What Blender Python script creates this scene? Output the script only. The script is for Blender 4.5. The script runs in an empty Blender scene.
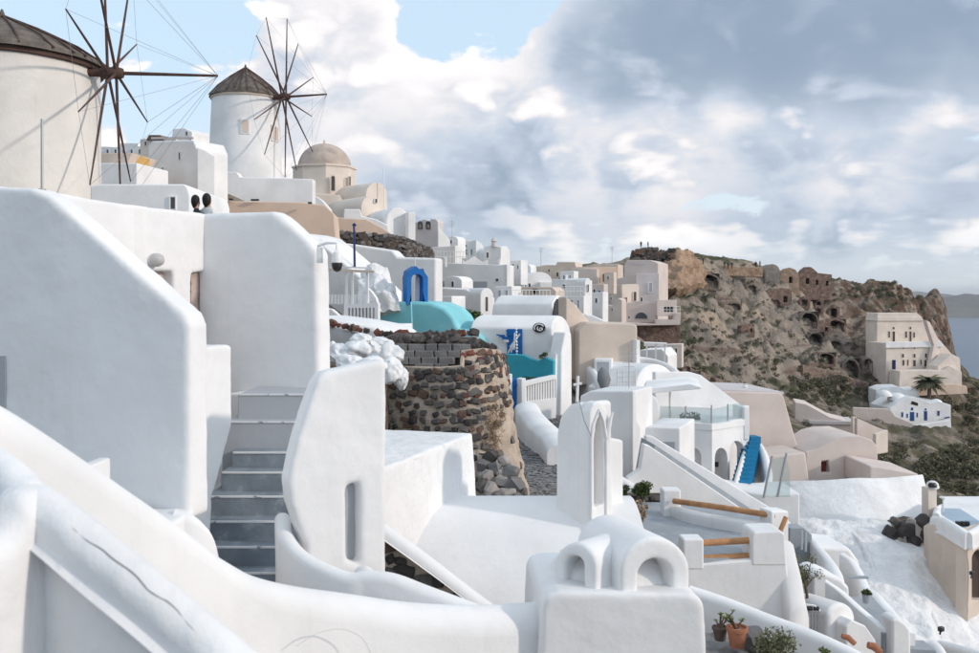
import bpy, bmesh, math, random
import numpy as np
from mathutils import Vector, Matrix, noise
from mathutils.geometry import tessellate_polygon
from mathutils.bvhtree import BVHTree
random.seed(7)
R = math.radians
S = bpy.context.scene
COL = S.collection
# ------------------------------------------------------------------ camera
F, CX, HY = 980.0, 489.5, 296.0
cam = bpy.data.objects.new('camera', bpy.data.cameras.new('camera'))
COL.objects.link(cam)
cam.location = (0, 0, 0)
cam.rotation_euler = (R(90), 0, 0)
cam.data.sensor_width = 36
cam.data.sensor_fit = 'HORIZONTAL'
cam.data.lens = F / 979 * 36
cam.data.shift_y = (HY - 326.5) / 979
cam.data.clip_start = 0.05
cam.data.clip_end = 80000
cam.data.dof.use_dof = True
cam.data.dof.focus_distance = 38
cam.data.dof.aperture_fstop = 3.2
S.camera = cam
# ------------------------------------------------------------------ sun
SUN_EL, SUN_AZ = 21.0, 109.0           # azimuth clockwise from +Y (the view direction): from the right, a touch behind us
sv = Vector((math.sin(R(SUN_AZ)) * math.cos(R(SUN_EL)), math.cos(R(SUN_AZ)) * math.cos(R(SUN_EL)), math.sin(R(SUN_EL))))
sl = bpy.data.lights.new('sun', 'SUN')
sl.energy = 2.0
sl.angle = R(3.0)
sl.color = (1.0, 0.88, 0.77)
sun = bpy.data.objects.new('sun', sl)
sun.rotation_euler = sv.to_track_quat('Z', 'Y').to_euler()
COL.objects.link(sun)
# ------------------------------------------------------------------ sky
wd = bpy.data.worlds.new('World')
S.world = wd
wd.use_nodes = True
wd.cycles.sampling_method = 'MANUAL'
wd.cycles.sample_map_resolution = 512
wt = wd.node_tree
wt.nodes.clear()
def N(t, kind, **kw):
    n = t.nodes.new(kind)
    for k, v in kw.items():
        if k.startswith('i_'):
            n.inputs[int(k[2:])].default_value = v
        else:
            setattr(n, k, v)
    return n
def mth(t, op, a, b=None, clamp=False):
    n = t.nodes.new('ShaderNodeMath'); n.operation = op; n.use_clamp = clamp
    for i, v in enumerate((a, b)):
        if v is None: continue
        if isinstance(v, (int, float)): n.inputs[i].default_value = v
        else: t.links.new(v, n.inputs[i])
    return n.outputs[0]
def mixc(t, f, a, b, typ='MIX'):
    n = t.nodes.new('ShaderNodeMix'); n.data_type = 'RGBA'; n.blend_type = typ
    for i, v in ((0, f), (6, a), (7, b)):
        if isinstance(v, (int, float)): n.inputs[i].default_value = v
        elif isinstance(v, tuple): n.inputs[i].default_value = (*v, 1)
        else: t.links.new(v, n.inputs[i])
    return n.outputs[2]
def smooth(t, v, lo, hi):
    n = t.nodes.new('ShaderNodeMapRange'); n.interpolation_type = 'SMOOTHSTEP'
    t.links.new(v, n.inputs[0]); n.inputs[1].default_value = lo; n.inputs[2].default_value = hi
    return n.outputs[0]
tc = N(wt, 'ShaderNodeTexCoord')
nrm = N(wt, 'ShaderNodeVectorMath', operation='NORMALIZE')
wt.links.new(tc.outputs['Generated'], nrm.inputs[0])
sky = N(wt, 'ShaderNodeTexSky', sky_type='NISHITA')
sky.sun_disc = False
sky.sun_elevation = R(SUN_EL)
sky.sun_rotation = R(SUN_AZ)
sky.air_density = 1.0; sky.dust_density = 1.6; sky.ozone_density = 1.2; sky.altitude = 130
def vscale(v, s, off=(0, 0, 0)):
    m = N(wt, 'ShaderNodeMapping', vector_type='POINT'); wt.links.new(v, m.inputs[0])
    m.inputs['Scale'].default_value = s; m.inputs['Location'].default_value = off
    return m.outputs[0]
def wnoise(v, sc, det, rough=0.55, dist=0.0):
    n = N(wt, 'ShaderNodeTexNoise'); wt.links.new(v, n.inputs['Vector'])
    n.inputs['Scale'].default_value = sc; n.inputs['Detail'].default_value = det
    n.inputs['Roughness'].default_value = rough; n.inputs['Distortion'].default_value = dist
    return n.outputs[0]
def skydir(px, py):
    return Vector(((px - CX) / F, 1, (HY - py) / F)).normalized()
def blob(px, py, rad, hi=0.25):        # soft patch of sky round one direction, rad in degrees
    d = N(wt, 'ShaderNodeVectorMath', operation='DOT_PRODUCT')
    wt.links.new(nrm.outputs[0], d.inputs[0]); d.inputs[1].default_value = skydir(px, py)
    return smooth(wt, d.outputs['Value'], math.cos(R(rad)), math.cos(R(rad * hi)))
sxyz = N(wt, 'ShaderNodeSeparateXYZ'); wt.links.new(nrm.outputs[0], sxyz.inputs[0])
SKYZ = sxyz.outputs[2]
PUFF = .17
def field(dv, det):
    """cloud density: round billows plus a flat layer that foreshortens towards the horizon"""
    sp = N(wt, 'ShaderNodeSeparateXYZ'); wt.links.new(dv, sp.inputs[0])
    zz = mth(wt, 'ADD', mth(wt, 'MAXIMUM', sp.outputs[2], 0.0), .17)
    cb = N(wt, 'ShaderNodeCombineXYZ')
    wt.links.new(mth(wt, 'DIVIDE', sp.outputs[0], zz), cb.inputs[0]); wt.links.new(mth(wt, 'DIVIDE', sp.outputs[1], zz), cb.inputs[1])
    cb.inputs[2].default_value = 2.3
    b_ = wnoise(vscale(dv, (1.0, 1.0, 1.9), (0.35, 0.1, 0.62)), 4.6, det, .60, .2)
    l_ = wnoise(cb.outputs[0], 1.55, det, .62, .2)
    wv = N(wt, 'ShaderNodeVectorMath', operation='MULTIPLY_ADD'); wt.links.new(dv, wv.inputs[0]); wv.inputs[1].default_value = (1, 1, 1.45)
    wn = N(wt, 'ShaderNodeTexNoise'); wt.links.new(dv, wn.inputs['Vector']); wn.inputs['Scale'].default_value = 9; wn.inputs['Detail'].default_value = 2
    ws = N(wt, 'ShaderNodeVectorMath', operation='SCALE'); wt.links.new(wn.outputs['Color'], ws.inputs[0]); ws.inputs['Scale'].default_value = .10
    wt.links.new(ws.outputs[0], wv.inputs[2])
    vo = N(wt, 'ShaderNodeTexVoronoi', feature='F1'); wt.links.new(wv.outputs[0], vo.inputs['Vector'])
    vo.inputs['Scale'].default_value = 13; vo.inputs['Detail'].default_value = 2.0 if det > 5 else 0.0; vo.inputs['Roughness'].default_value = .55
    pf = mth(wt, 'MULTIPLY', mth(wt, 'SUBTRACT', .50, vo.outputs['Distance']), PUFF)
    return mth(wt, 'ADD', pf, mth(wt, 'ADD', mth(wt, 'MULTIPLY', b_, .58), mth(wt, 'MULTIPLY', l_, .42)))
shift = N(wt, 'ShaderNodeVectorMath', operation='ADD'); wt.links.new(nrm.outputs[0], shift.inputs[0]); shift.inputs[1].default_value = (.02, 0, .032)
den = field(nrm.outputs[0], 8)
den1 = field(shift.outputs[0], 3)
fine = wnoise(vscale(nrm.outputs[0], (1, 1, 1.5)), 9, 5, .6, .3)
cov = mth(wt, 'ADD', den, 0.055)
for (px, py, rad, w) in ((420, 90, 10, .15), (330, 50, 5, .10), (560, 130, 9, .07), (700, 15, 7, .20), (850, 5, 9, .22), (610, 40, 5, .15), (760, 150, 10, .10), (700, 215, 10, .09), (880, 190, 7, .07), (560, 215, 6, .06), (960, 20, 6, .14),
                         (110, 10, 10, -.13), (470, -10, 6, -.20), (735, 100, 2.4, -.12), (925, 85, 3.2, -.14), (30, 150, 6, -.03), (160, 95, 5, .06), (470, 195, 8, .08), (930, 150, 6, .06)):
    cov = mth(wt, 'ADD', cov, mth(wt, 'MULTIPLY', blob(px, py, rad), w))
mask = smooth(wt, cov, 0.485, 0.535)
lit = smooth(wt, mth(wt, 'SUBTRACT', den, den1), -0.065, 0.065)
thick = smooth(wt, cov, 0.56, 0.80)
dark = None
for (px, py, rad, w) in ((620, 45, 5.0, .75), (700, 20, 6.0, .95), (790, 5, 7, 1.0), (890, 0, 7.5, 1.0), (985, 10, 6.5, .9), (860, 50, 4.5, .8), (440, 200, 6, .45), (390, 150, 4, .35), (960, 165, 3.5, .45), (760, 180, 4.5, .25)):
    b_ = mth(wt, 'MULTIPLY', blob(px, py, rad, .35), w)
    dark = b_ if dark is None else mth(wt, 'MAXIMUM', dark, b_)
br = mth(wt, 'ADD', mth(wt, 'MULTIPLY', lit, 0.62), mth(wt, 'MULTIPLY', mth(wt, 'SUBTRACT', 1.0, thick), 0.40))
br = mth(wt, 'ADD', br, mth(wt, 'MULTIPLY', mth(wt, 'SUBTRACT', fine, .5), .3))
br = mth(wt, 'ADD', br, mth(wt, 'MULTIPLY', blob(410, 60, 8, .2), .32))
for (px, py, rad, w) in ((690, 140, 6, .16), (850, 135, 6, .18), (620, 215, 6, .08)):
    br = mth(wt, 'ADD', br, mth(wt, 'MULTIPLY', blob(px, py, rad, .2), w))
br = mth(wt, 'ADD', br, mth(wt, 'SUBTRACT', mth(wt, 'MULTIPLY', smooth(wt, SKYZ, .02, .17), .26), .14))
br = mth(wt, 'MULTIPLY', br, mth(wt, 'SUBTRACT', 1.0, mth(wt, 'MULTIPLY', dark, .86)), True)
ramp = N(wt, 'ShaderNodeValToRGB'); wt.links.new(br, ramp.inputs[0])
e = ramp.color_ramp.elements
e[0].position = 0.0; e[0].color = (.215, .285, .38, 1)
e[1].position = 1.0; e[1].color = (.93, .90, .89, 1)
x = e.new(.30); x.color = (.45, .51, .60, 1)
x = e.new(.62); x.color = (.715, .70, .71, 1)
SKYS = 0.15
pale = mixc(wt, smooth(wt, SKYZ, -.02, .24), (6.9, 7.5, 8.2), (5.5, 7.0, 8.3))      # thin high veil that makes the blue milky
skyc = mixc(wt, .72, sky.outputs[0], pale)
cl = mixc(wt, 1.0, ramp.outputs[0], (1.40 / SKYS, 1.39 / SKYS, 1.39 / SKYS), 'MULTIPLY')
hz = smooth(wt, SKYZ, 0.0, .085)                                                     # clouds thin out in the murk above the horizon
allc = mixc(wt, mth(wt, 'MULTIPLY', mask, mth(wt, 'ADD', mth(wt, 'MULTIPLY', hz, .75), .2)), skyc, cl)
bg = N(wt, 'ShaderNodeBackground'); wt.links.new(allc, bg.inputs[0]); bg.inputs[1].default_value = SKYS
wo = N(wt, 'ShaderNodeOutputWorld'); wt.links.new(bg.outputs[0], wo.inputs[0])
# ------------------------------------------------------------------ exposure
S.view_settings.view_transform = 'Standard'
S.view_settings.look = 'None'
S.view_settings.gamma = 1
S.view_settings.exposure = -0.1
S.view_settings.use_curve_mapping = False
# ------------------------------------------------------------------ helpers
def W(px, py, d):
    return Vector(((px - CX) * d / F, d, (HY - py) * d / F))
def plane(px, d, yaw):                  # vertical plane through column px at distance d; yaw 0 faces us, + turns it to the right
    a = R(yaw)
    return (W(px, HY, d), Vector((math.cos(a), math.sin(a), 0)), Vector((math.sin(a), -math.cos(a), 0)))
def on(fr, px, py, off=0.0):
    O, u, n = fr
    r = Vector(((px - CX) / F, 1, (HY - py) / F))
    t = (O + n * off).dot(n) / r.dot(n)
    return r * t
def tag(o, label=None, cat=None, group=None, kind=None):
    if label: o['label'] = label
    if cat: o['category'] = cat
    if group: o['group'] = group
    if kind: o['kind'] = kind
    return o
def T(name, loc, label, cat, group=None):
    o = bpy.data.objects.new(name, None); COL.objects.link(o)
    o.empty_display_size = .2
    o.location = loc
    return tag(o, label, cat, group)
def top(o):
    while o.parent: o = o.parent
    return o
def build(name, verts, faces, mat, root=None, smooth=None, bevel=0, seg=2, fix=True):
    if root is None:
        n = len(verts)
        loc = Vector((sum(v[0] for v in verts) / n, sum(v[1] for v in verts) / n, min(v[2] for v in verts)))
    else:
        loc = top(root).location
    me = bpy.data.meshes.new(name)
    me.from_pydata([Vector(v) - loc for v in verts], [], faces)
    if fix:
        bm = bmesh.new(); bm.from_mesh(me)
        bmesh.ops.remove_doubles(bm, verts=bm.verts, dist=1e-4)
        bmesh.ops.recalc_face_normals(bm, faces=bm.faces)
        bm.to_mesh(me); bm.free()
    if smooth is not None:
        me.shade_smooth()
        me.set_sharp_from_angle(angle=R(smooth))
    me.materials.append(mat)
    o = bpy.data.objects.new(name, me); COL.objects.link(o)
    if root is None: o.location = loc
    else: o.parent = root
    if bevel:
        m = o.modifiers.new('bevel', 'BEVEL'); m.width = bevel; m.segments = seg; m.limit_method = 'ANGLE'; m.angle_limit = R(28)
        m.harden_normals = smooth is not None
        me.shade_smooth() if smooth is not None else None
    return o
def slab_data(fr, outline, holes=(), thick=.3, off=0.0):
    O, u, n = fr
    loops = [[on(fr, *p, off) for p in lp] for lp in (outline, *holes)]
    loc2 = [[Vector(((p - O).dot(u), p.z, 0)) for p in lp] for lp in loops]
    tri = tessellate_polygon(loc2)
    V = [p for lp in loops for p in lp]; k = len(V)
    V += [p - n * thick for p in V]
    Fc = []
    if not holes:
        Fc.append(tuple(range(k))); Fc.append(tuple(range(2 * k - 1, k - 1, -1)))
    elif len(holes) == 1 and len(holes[0]) == len(outline):
        m = len(outline)
        for i in range(m):
            j = (i + 1) % m
            Fc.append((i, j, m + j, m + i)); Fc.append((k + i, k + m + i, k + m + j, k + j))
    else:
        for t in tri:
            Fc.append(tuple(t)); Fc.append(tuple(i + k for i in reversed(t)))
    b = 0
    for lp in loops:
        m = len(lp)
        for i in range(m):
            j = (i + 1) % m
            Fc.append((b + i, b + j, b + j + k, b + i + k))
        b += m
    return V, Fc
def slab(name, fr, outline, mat, root=None, holes=(), thick=.3, off=0.0, bevel=0, seg=2, smooth=40):
    V, Fc = slab_data(fr, outline, holes, thick, off)
    return build(name, V, Fc, mat, root, smooth, bevel, seg)
def rect(x0, x1, y0, y1): return [(x0, y1), (x1, y1), (x1, y0), (x0, y0)]
def arch(x0, x1, y0, y1, rise=None, n=12, sk=0.0):          # y0 = top of the arch, sk lifts its right foot (perspective)
    rise = rise if rise is not None else (x1 - x0) / 2
    c, r = (x0 + x1) / 2, (x1 - x0) / 2
    pts = [(x0, y1), (x1, y1 + sk)]
    for i in range(n + 1):
        a = math.pi * i / n
        px = c + r * math.cos(a)
        pts.append((px, y0 + rise * (1 - math.sin(a)) + sk * (px - x0) / (x1 - x0)))
    return pts
def boxv(c, s, rz=0.0):                                      # centre, size
    M = Matrix.Rotation(rz, 3, 'Z'); c = Vector(c); V = []
    for z in (-.5, .5):
        for y in (-.5, .5):
            for x_ in (-.5, .5):
                V.append(c + M @ Vector((x_ * s[0], y * s[1], z * s[2])))
    return V, [(0, 2, 3, 1), (4, 5, 7, 6), (0, 1, 5, 4), (2, 6, 7, 3), (0, 4, 6, 2), (1, 3, 7, 5)]
def box(name, c, s, mat, root=None, rz=0.0, bevel=0, seg=2):
    V, Fc = boxv(c, s, rz)
    return build(name, V, Fc, mat, root, 40 if bevel else None, bevel, seg)
def tube_data(path, rad, seg=8, caps=True):
    path = [Vector(p) for p in path]; V, Fc = [], []
    for i, p in enumerate(path):
        t = (path[min(i + 1, len(path) - 1)] - path[max(i - 1, 0)]).normalized()
        a = t.orthogonal().normalized() if i == 0 else (a - t * a.dot(t)).normalized()
        b = t.cross(a)
        r = rad[i] if isinstance(rad, (list, tuple)) else rad
        for k in range(seg):
            q = 2 * math.pi * k / seg
            V.append(p + a * (r * math.cos(q)) + b * (r * math.sin(q)))
    for i in range(len(path) - 1):
        for k in range(seg):
            l = (k + 1) % seg
            Fc.append((i * seg + k, i * seg + l, (i + 1) * seg + l, (i + 1) * seg + k))
    if caps:
        Fc.append(tuple(range(seg))[::-1]); Fc.append(tuple(range((len(path) - 1) * seg, len(path) * seg)))
    return V, Fc
def tube(name, path, rad, mat, root=None, seg=8):
    V, Fc = tube_data(path, rad, seg)
    return build(name, V, Fc, mat, root, 50)
def join(ds):
    V, Fc = [], []
    for v, f in ds:
        b = len(V); V += list(v); Fc += [tuple(i + b for i in q) for q in f]
    return V, Fc
def lathe(name, prof, c, mat, root=None, seg=40, wob=0.0, smooth=40, a0=0.0):
    c = Vector(c); V, Fc = [], []
    for j, (r, z) in enumerate(prof):
        for k in range(seg):
            a = 2 * math.pi * k / seg + a0
            w = 1 + wob * noise.noise(Vector((math.cos(a) * 2.1, math.sin(a) * 2.1, z * .8)))
            V.append(c + Vector((math.cos(a) * r * w, math.sin(a) * r * w, z)))
    for j in range(len(prof) - 1):
        for k in range(seg):
            l = (k + 1) % seg
            Fc.append((j * seg + k, j * seg + l, (j + 1) * seg + l, (j + 1) * seg + k))
    Fc.append(tuple(range(seg))[::-1]); Fc.append(tuple(range((len(prof) - 1) * seg, len(prof) * seg)))
    return build(name, V, Fc, mat, root, smooth)
UNEVEN = bpy.data.textures.new('plaster_unevenness', 'CLOUDS')
UNEVEN.noise_scale = .38; UNEVEN.noise_depth = 3
def hand(o, vox=.026, amp=.028):
    """hand-laid plaster: edges and faces that wobble a little"""
    m = o.modifiers.new('remesh', 'REMESH'); m.mode = 'VOXEL'; m.voxel_size = vox; m.use_smooth_shade = True
    m = o.modifiers.new('smooth', 'SMOOTH'); m.factor = .5; m.iterations = 3
    m = o.modifiers.new('unevenness', 'DISPLACE'); m.texture = UNEVEN; m.texture_coords = 'GLOBAL'; m.strength = amp; m.mid_level = .5
    return o
def crom(P, n):
    P = [Vector(p) for p in P]
    Q = [P[0] * 2 - P[1]] + P + [P[-1] * 2 - P[-2]]
    out = []
    for i in range(1, len(Q) - 2):
        a, b, c, d = Q[i - 1:i + 3]
        for k in range(n):
            t = k / n
            out.append(.5 * (2 * b + (c - a) * t + (2 * a - 5 * b + 4 * c - d) * t * t + (3 * b - a - 3 * c + d) * t ** 3))
    return out + [P[-1]]
def sweep(name, path, t, mat, root=None, drop=None, zb=None, n=6, rnd=1.0, seg=6, wob=.012, world=False):
    """wall with a rounded crest running along a path"""
    P = crom([p if world else W(*p) for p in path], n)
    V, Fc, K = [], [], None
    for i, p in enumerate(P):
        tg = P[min(i + 1, len(P) - 1)] - P[max(i - 1, 0)]; tg.z = 0; tg.normalize()
        s = Vector((-tg.y, tg.x, 0))
        base = zb if zb is not None else p.z - drop
        tt = t * (1 + .06 * noise.noise(p * 1.3))
        h = tt / 2 * rnd
        sec = [(tt / 2 + .03, base)]
        zs = p.z - h
        for k in range(4): sec.append((tt / 2, base + (zs - base) * (.25 + .25 * k)))
        for k in range(1, seg):
            a = math.pi * k / seg
            sec.append((tt / 2 * math.cos(a), zs + h * math.sin(a)))
        for k in range(4): sec.append((-tt / 2, zs + (base - zs) * (.25 * k)))
        sec.append((-tt / 2 - .03, base))
        K = len(sec)
        for (o_, z) in sec:
            q = Vector((p.x, p.y, z)) + s * o_
            w = wob * noise.noise(q * 1.1) if z > base + .01 else 0
            V.append(q + s * w + Vector((0, 0, w if z > zs else 0)))
    for i in range(len(P) - 1):
        for k in range(K):
            l = (k + 1) % K
            Fc.append((i * K + k, i * K + l, (i + 1) * K + l, (i + 1) * K + k))
    Fc.append(tuple(range(K))[::-1]); Fc.append(tuple(range((len(P) - 1) * K, len(P) * K)))
    return build(name, V, Fc, mat, root, 60)
def gridpt(G, u, v):                     # bicubic-ish point of a control grid of world points, u along rows, v down
    nr, nc = len(G), len(G[0])
    def row(r, u):
        x_ = u * (nc - 1); i = min(int(x_), nc - 2); f = x_ - i
        g = lambda k: G[r][max(0, min(nc - 1, k))]
        a, b, c, d = g(i - 1), g(i), g(i + 1), g(i + 2)
        return .5 * (2 * b + (c - a) * f + (2 * a - 5 * b + 4 * c - d) * f * f + (3 * b - a - 3 * c + d) * f ** 3)
    y = v * (nr - 1); j = min(int(y), nr - 2); f = y - j
    rr = [row(max(0, min(nr - 1, j + k)), u) for k in (-1, 0, 1, 2)]
    a, b, c, d = rr
    return .5 * (2 * b + (c - a) * f + (2 * a - 5 * b + 4 * c - d) * f * f + (3 * b - a - 3 * c + d) * f ** 3)
def patch(name, G, nu, nv, mat, root=None, amp=0.0, sc=1.0, thick=.5, ridged=False, octv=4, smooth=60):
    G = [[W(*p) for p in r] for r in G]
    V, Fc = [], []
    for j in range(nv + 1):
        for i in range(nu + 1):
            u, v = i / nu, j / nv
            p = gridpt(G, u, v)
            if amp:
                e_ = .004
                du = gridpt(G, min(1, u + e_), v) - gridpt(G, max(0, u - e_), v)
                dv = gridpt(G, u, min(1, v + e_)) - gridpt(G, u, max(0, v - e_))
                n = dv.cross(du)
                if n.length > 0: n.normalize()
                if n.y > 0: n = -n
                f = noise.fractal(p * sc, 1.0, 2.0, octv)
                if ridged: f = .45 - abs(f)
                p = p + n * (f * amp)
            V.append(p)
    k = len(V)
    back = Vector((0, thick, -thick * .5))
    V += [p + back for p in V]
    c = nu + 1
    for j in range(nv):
        for i in range(nu):
            q = (j * c + i, j * c + i + 1, (j + 1) * c + i + 1, (j + 1) * c + i)
            Fc.append(q); Fc.append(tuple(x_ + k for x_ in reversed(q)))
    rim = [i for i in range(c)] + [j * c + nu for j in range(1, nv + 1)] + [nv * c + i for i in range(nu - 1, -1, -1)] + [j * c for j in range(nv - 1, 0, -1)]
    for a, b in zip(rim, rim[1:] + rim[:1]): Fc.append((a, b, b + k, a + k))
    return build(name, V, Fc, mat, root, smooth)
# ------------------------------------------------------------------ materials
MATS = {}
def mat(name, col, rough=.9, var=.10, vsc=.6, bump=.25, bsc=14, col2=None, c2lo=.5, c2hi=.7, c2sc=3.0, streak=0.0, crack=0.0, spec=.25, metal=0.0, det=4, bdist=.02):
    if name in MATS: return MATS[name]
    m = bpy.data.materials.new(name); m.use_nodes = True; t = m.node_tree
    b = t.nodes['Principled BSDF']
    tcn = N(t, 'ShaderNodeTexCoord')
    geo = N(t, 'ShaderNodeNewGeometry')
    P = geo.outputs['Position']
    def nz(sc, det_=det, rough_=.55, vec=P):
        n = N(t, 'ShaderNodeTexNoise'); t.links.new(vec, n.inputs['Vector'])
        n.inputs['Scale'].default_value = sc; n.inputs['Detail'].default_value = det_; n.inputs['Roughness'].default_value = rough_
        return n.outputs[0]
    f = smooth(t, nz(vsc), .3, .7)
    c = mixc(t, f, tuple(k * (1 - var) for k in col), tuple(min(1, k * (1 + var * .35)) for k in col))
    if col2: c = mixc(t, smooth(t, nz(c2sc), c2lo, c2hi), c, col2)
    if streak:
        mp = N(t, 'ShaderNodeMapping'); t.links.new(P, mp.inputs[0]); mp.inputs['Scale'].default_value = (2.2, 2.2, .22)
        s_ = mth(t, 'MULTIPLY', smooth(t, nz(2.2, 5, .6, mp.outputs[0]), .55, .80), streak)
        c = mixc(t, s_, c, (.50, .45, .40))
        s2 = mth(t, 'MULTIPLY', smooth(t, nz(9.0, 4, .7), .66, .80), streak * .6)
        c = mixc(t, s2, c, (.42, .38, .34))
    ck = None
    if crack:
        wp = N(t, 'ShaderNodeTexNoise'); t.links.new(P, wp.inputs['Vector']); wp.inputs['Scale'].default_value = 1.6; wp.inputs['Detail'].default_value = 4
        av = N(t, 'ShaderNodeVectorMath', operation='ADD'); t.links.new(P, av.inputs[0]); t.links.new(wp.outputs['Color'], av.inputs[1])
        vo = N(t, 'ShaderNodeTexVoronoi', feature='DISTANCE_TO_EDGE'); t.links.new(av.outputs[0], vo.inputs['Vector']); vo.inputs['Scale'].default_value = .55
        ck = mth(t, 'MULTIPLY', smooth(t, vo.outputs['Distance'], .010, .002), smooth(t, nz(.8, 3), .50, .62))
        c = mixc(t, mth(t, 'MULTIPLY', ck, crack), c, (.45, .41, .37))
        wear = mth(t, 'MULTIPLY', smooth(t, nz(1.1, 7, .65), .60, .72), crack * .35)
        c = mixc(t, wear, c, (.60, .575, .54))
    t.links.new(c, b.inputs['Base Color'])
    b.inputs['Roughness'].default_value = rough
    b.inputs['Metallic'].default_value = metal
    b.inputs['Specular IOR Level'].default_value = spec
    if bump:
        h = mth(t, 'ADD', nz(bsc, 4, .6), mth(t, 'MULTIPLY', nz(bsc * .12, 3), 2.2))
        if ck is not None: h = mth(t, 'SUBTRACT', mth(t, 'ADD', h, mth(t, 'MULTIPLY', nz(3.0, 2), 1.6)), mth(t, 'MULTIPLY', ck, .6))
        bn = N(t, 'ShaderNodeBump'); t.links.new(h, bn.inputs['Height'])
        bn.inputs['Strength'].default_value = bump; bn.inputs['Distance'].default_value = bdist
        t.links.new(bn.outputs[0], b.inputs['Normal'])
    MATS[name] = m
    return m
WHITE = mat('whitewash', (.825, .82, .82), var=.10, bump=.20, bsc=7, streak=.15, bdist=.035)
WHITE2 = mat('whitewash_worn', (.825, .82, .82), var=.12, bump=.4, bsc=6, streak=.35, crack=.15, bdist=.04)
WROCK = mat('whitewashed_rock', (.81, .805, .805), var=.14, bump=.9, bsc=2.2, streak=.35, bdist=.18, vsc=.9)
MILLW = mat('windmill_limewash', (.76, .725, .685), var=.10, bump=.4, bsc=5, streak=.2, bdist=.04)
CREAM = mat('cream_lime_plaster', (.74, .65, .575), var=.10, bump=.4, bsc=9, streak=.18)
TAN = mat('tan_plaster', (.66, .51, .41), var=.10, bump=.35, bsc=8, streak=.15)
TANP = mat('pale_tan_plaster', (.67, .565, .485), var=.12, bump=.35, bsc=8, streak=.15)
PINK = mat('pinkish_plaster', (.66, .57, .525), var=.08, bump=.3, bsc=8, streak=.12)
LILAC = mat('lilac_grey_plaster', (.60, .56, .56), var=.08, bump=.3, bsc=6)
OCHRE = mat('ochre_plaster', (.62, .38, .14), var=.1)
GREYP = mat('grey_floor_paint', (.34, .37, .40), rough=.7, var=.10, bump=.2, bsc=20, col2=(.42, .44, .46), c2lo=.5, c2hi=.75)
GREYD = mat('grey_blue_step_paint', (.25, .29, .33), rough=.65, var=.22, vsc=2.5, bump=.35, bsc=16, col2=(.40, .42, .44), c2lo=.56, c2hi=.72, c2sc=5, streak=.2)
TURQ = mat('turquoise_paint', (.24, .60, .66), rough=.75, var=.12, bump=.3, bsc=7, col2=(.36, .66, .70), c2lo=.5, c2hi=.8, c2sc=1.2)
TEAL = mat('deep_turquoise_paint', (.04, .33, .43), rough=.7, var=.12, bump=.25, bsc=8)
BLUE = mat('blue_paint', (.012, .15, .46), rough=.55, var=.12, bump=.12, bsc=10)
BLUES = mat('bright_blue_step_paint', (.008, .20, .40), rough=.6, var=.15, bump=.2, bsc=10)
NOSE = mat('worn_white_edge', (.74, .74, .74), var=.15, bump=.2, col2=(.30, .34, .38), c2lo=.60, c2hi=.66, c2sc=11)
NAVY = mat('dark_blue_paint', (.02, .05, .16), rough=.5, var=.1, bump=0)
WOOD = mat('orange_timber', (.52, .27, .13), rough=.65, var=.25, vsc=4, bump=.3, bsc=30)
DWOOD = mat('weathered_dark_timber', (.105, .062, .052), rough=.75, var=.3, vsc=3, bump=.3, bsc=25)
THATCH = mat('weathered_thatch', (.17, .145, .125), rough=.95, var=.35, vsc=2.5, bump=.9, bsc=10, bdist=.06)
RDOOR = mat('peeling_door_paint', (.50, .40, .36), rough=.8, var=.25, vsc=5, col2=(.25, .17, .13), c2lo=.58, c2hi=.66, c2sc=7)
MORTAR = mat('earth_mortar', (.50, .41, .33), var=.22, vsc=2, bump=.9, bsc=12, bdist=.05)
ST = [mat('dark_lava_stone', (.085, .075, .072), var=.35, vsc=3, bump=.8, bsc=16),
      mat('grey_lava_stone', (.15, .135, .125), var=.35, vsc=3, bump=.8, bsc=16),
      mat('brown_lava_stone', (.17, .105, .08), var=.35, vsc=3, bump=.8, bsc=16),
      mat('red_lava_stone', (.20, .075, .055), var=.35, vsc=3, bump=.8, bsc=16)]
GBLOCK = mat('grey_stone_block', (.20, .195, .195), var=.25, vsc=2, bump=.7, bsc=14)
PALEROCK = mat('pale_grey_rock', (.40, .36, .33), var=.3, vsc=2.5, bump=.8, bsc=10)
COBBLE = mat('grey_cobble', (.24, .24, .245), var=.3, vsc=3, bump=.5, bsc=14)
GROUT = mat('dark_path_grout', (.15, .145, .14), var=.3, vsc=3, bump=.6, bsc=20)
BLACK = mat('black_plastic', (.02, .02, .022), rough=.35, var=.1, bump=0, spec=.5)
DARK = mat('painted_dark', (.03, .026, .024), var=.3, bump=0)  # near-black colour standing in for the unlit depth of holes
SHUT = mat('grey_shutter_paint', (.40, .42, .45), rough=.6, var=.06, bump=.1)
GREEN = mat('green_shutter_paint', (.05, .22, .19), rough=.6, var=.1, bump=0)
REDB = mat('dark_red_window_paint', (.16, .03, .025), rough=.6, var=.1, bump=0)
METAL = mat('grey_metal', (.42, .43, .45), rough=.45, var=.08, bump=0, metal=.6)
PLAST = mat('white_plastic', (.78, .78, .77), rough=.45, var=.05, bump=.1, bsc=12, spec=.4)
TERRA = mat('terracotta', (.40, .17, .10), rough=.85, var=.2, vsc=6, bump=.3, bsc=20)
SKIN = mat('skin', (.50, .32, .24), rough=.6, var=.05, bump=0)
HAIR = mat('black_hair', (.015, .013, .012), rough=.5, var=.2, bump=.3, bsc=40)
CLOTHW = mat('white_cloth', (.72, .71, .70), var=.08, bump=.3, bsc=15)
CLOTHD = mat('dark_cloth', (.03, .03, .036), var=.15, bump=.3, bsc=15)
POOL = mat('blue_pool_floor', (.36, .47, .56), rough=.35, var=.1, bump=.1)
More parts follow.
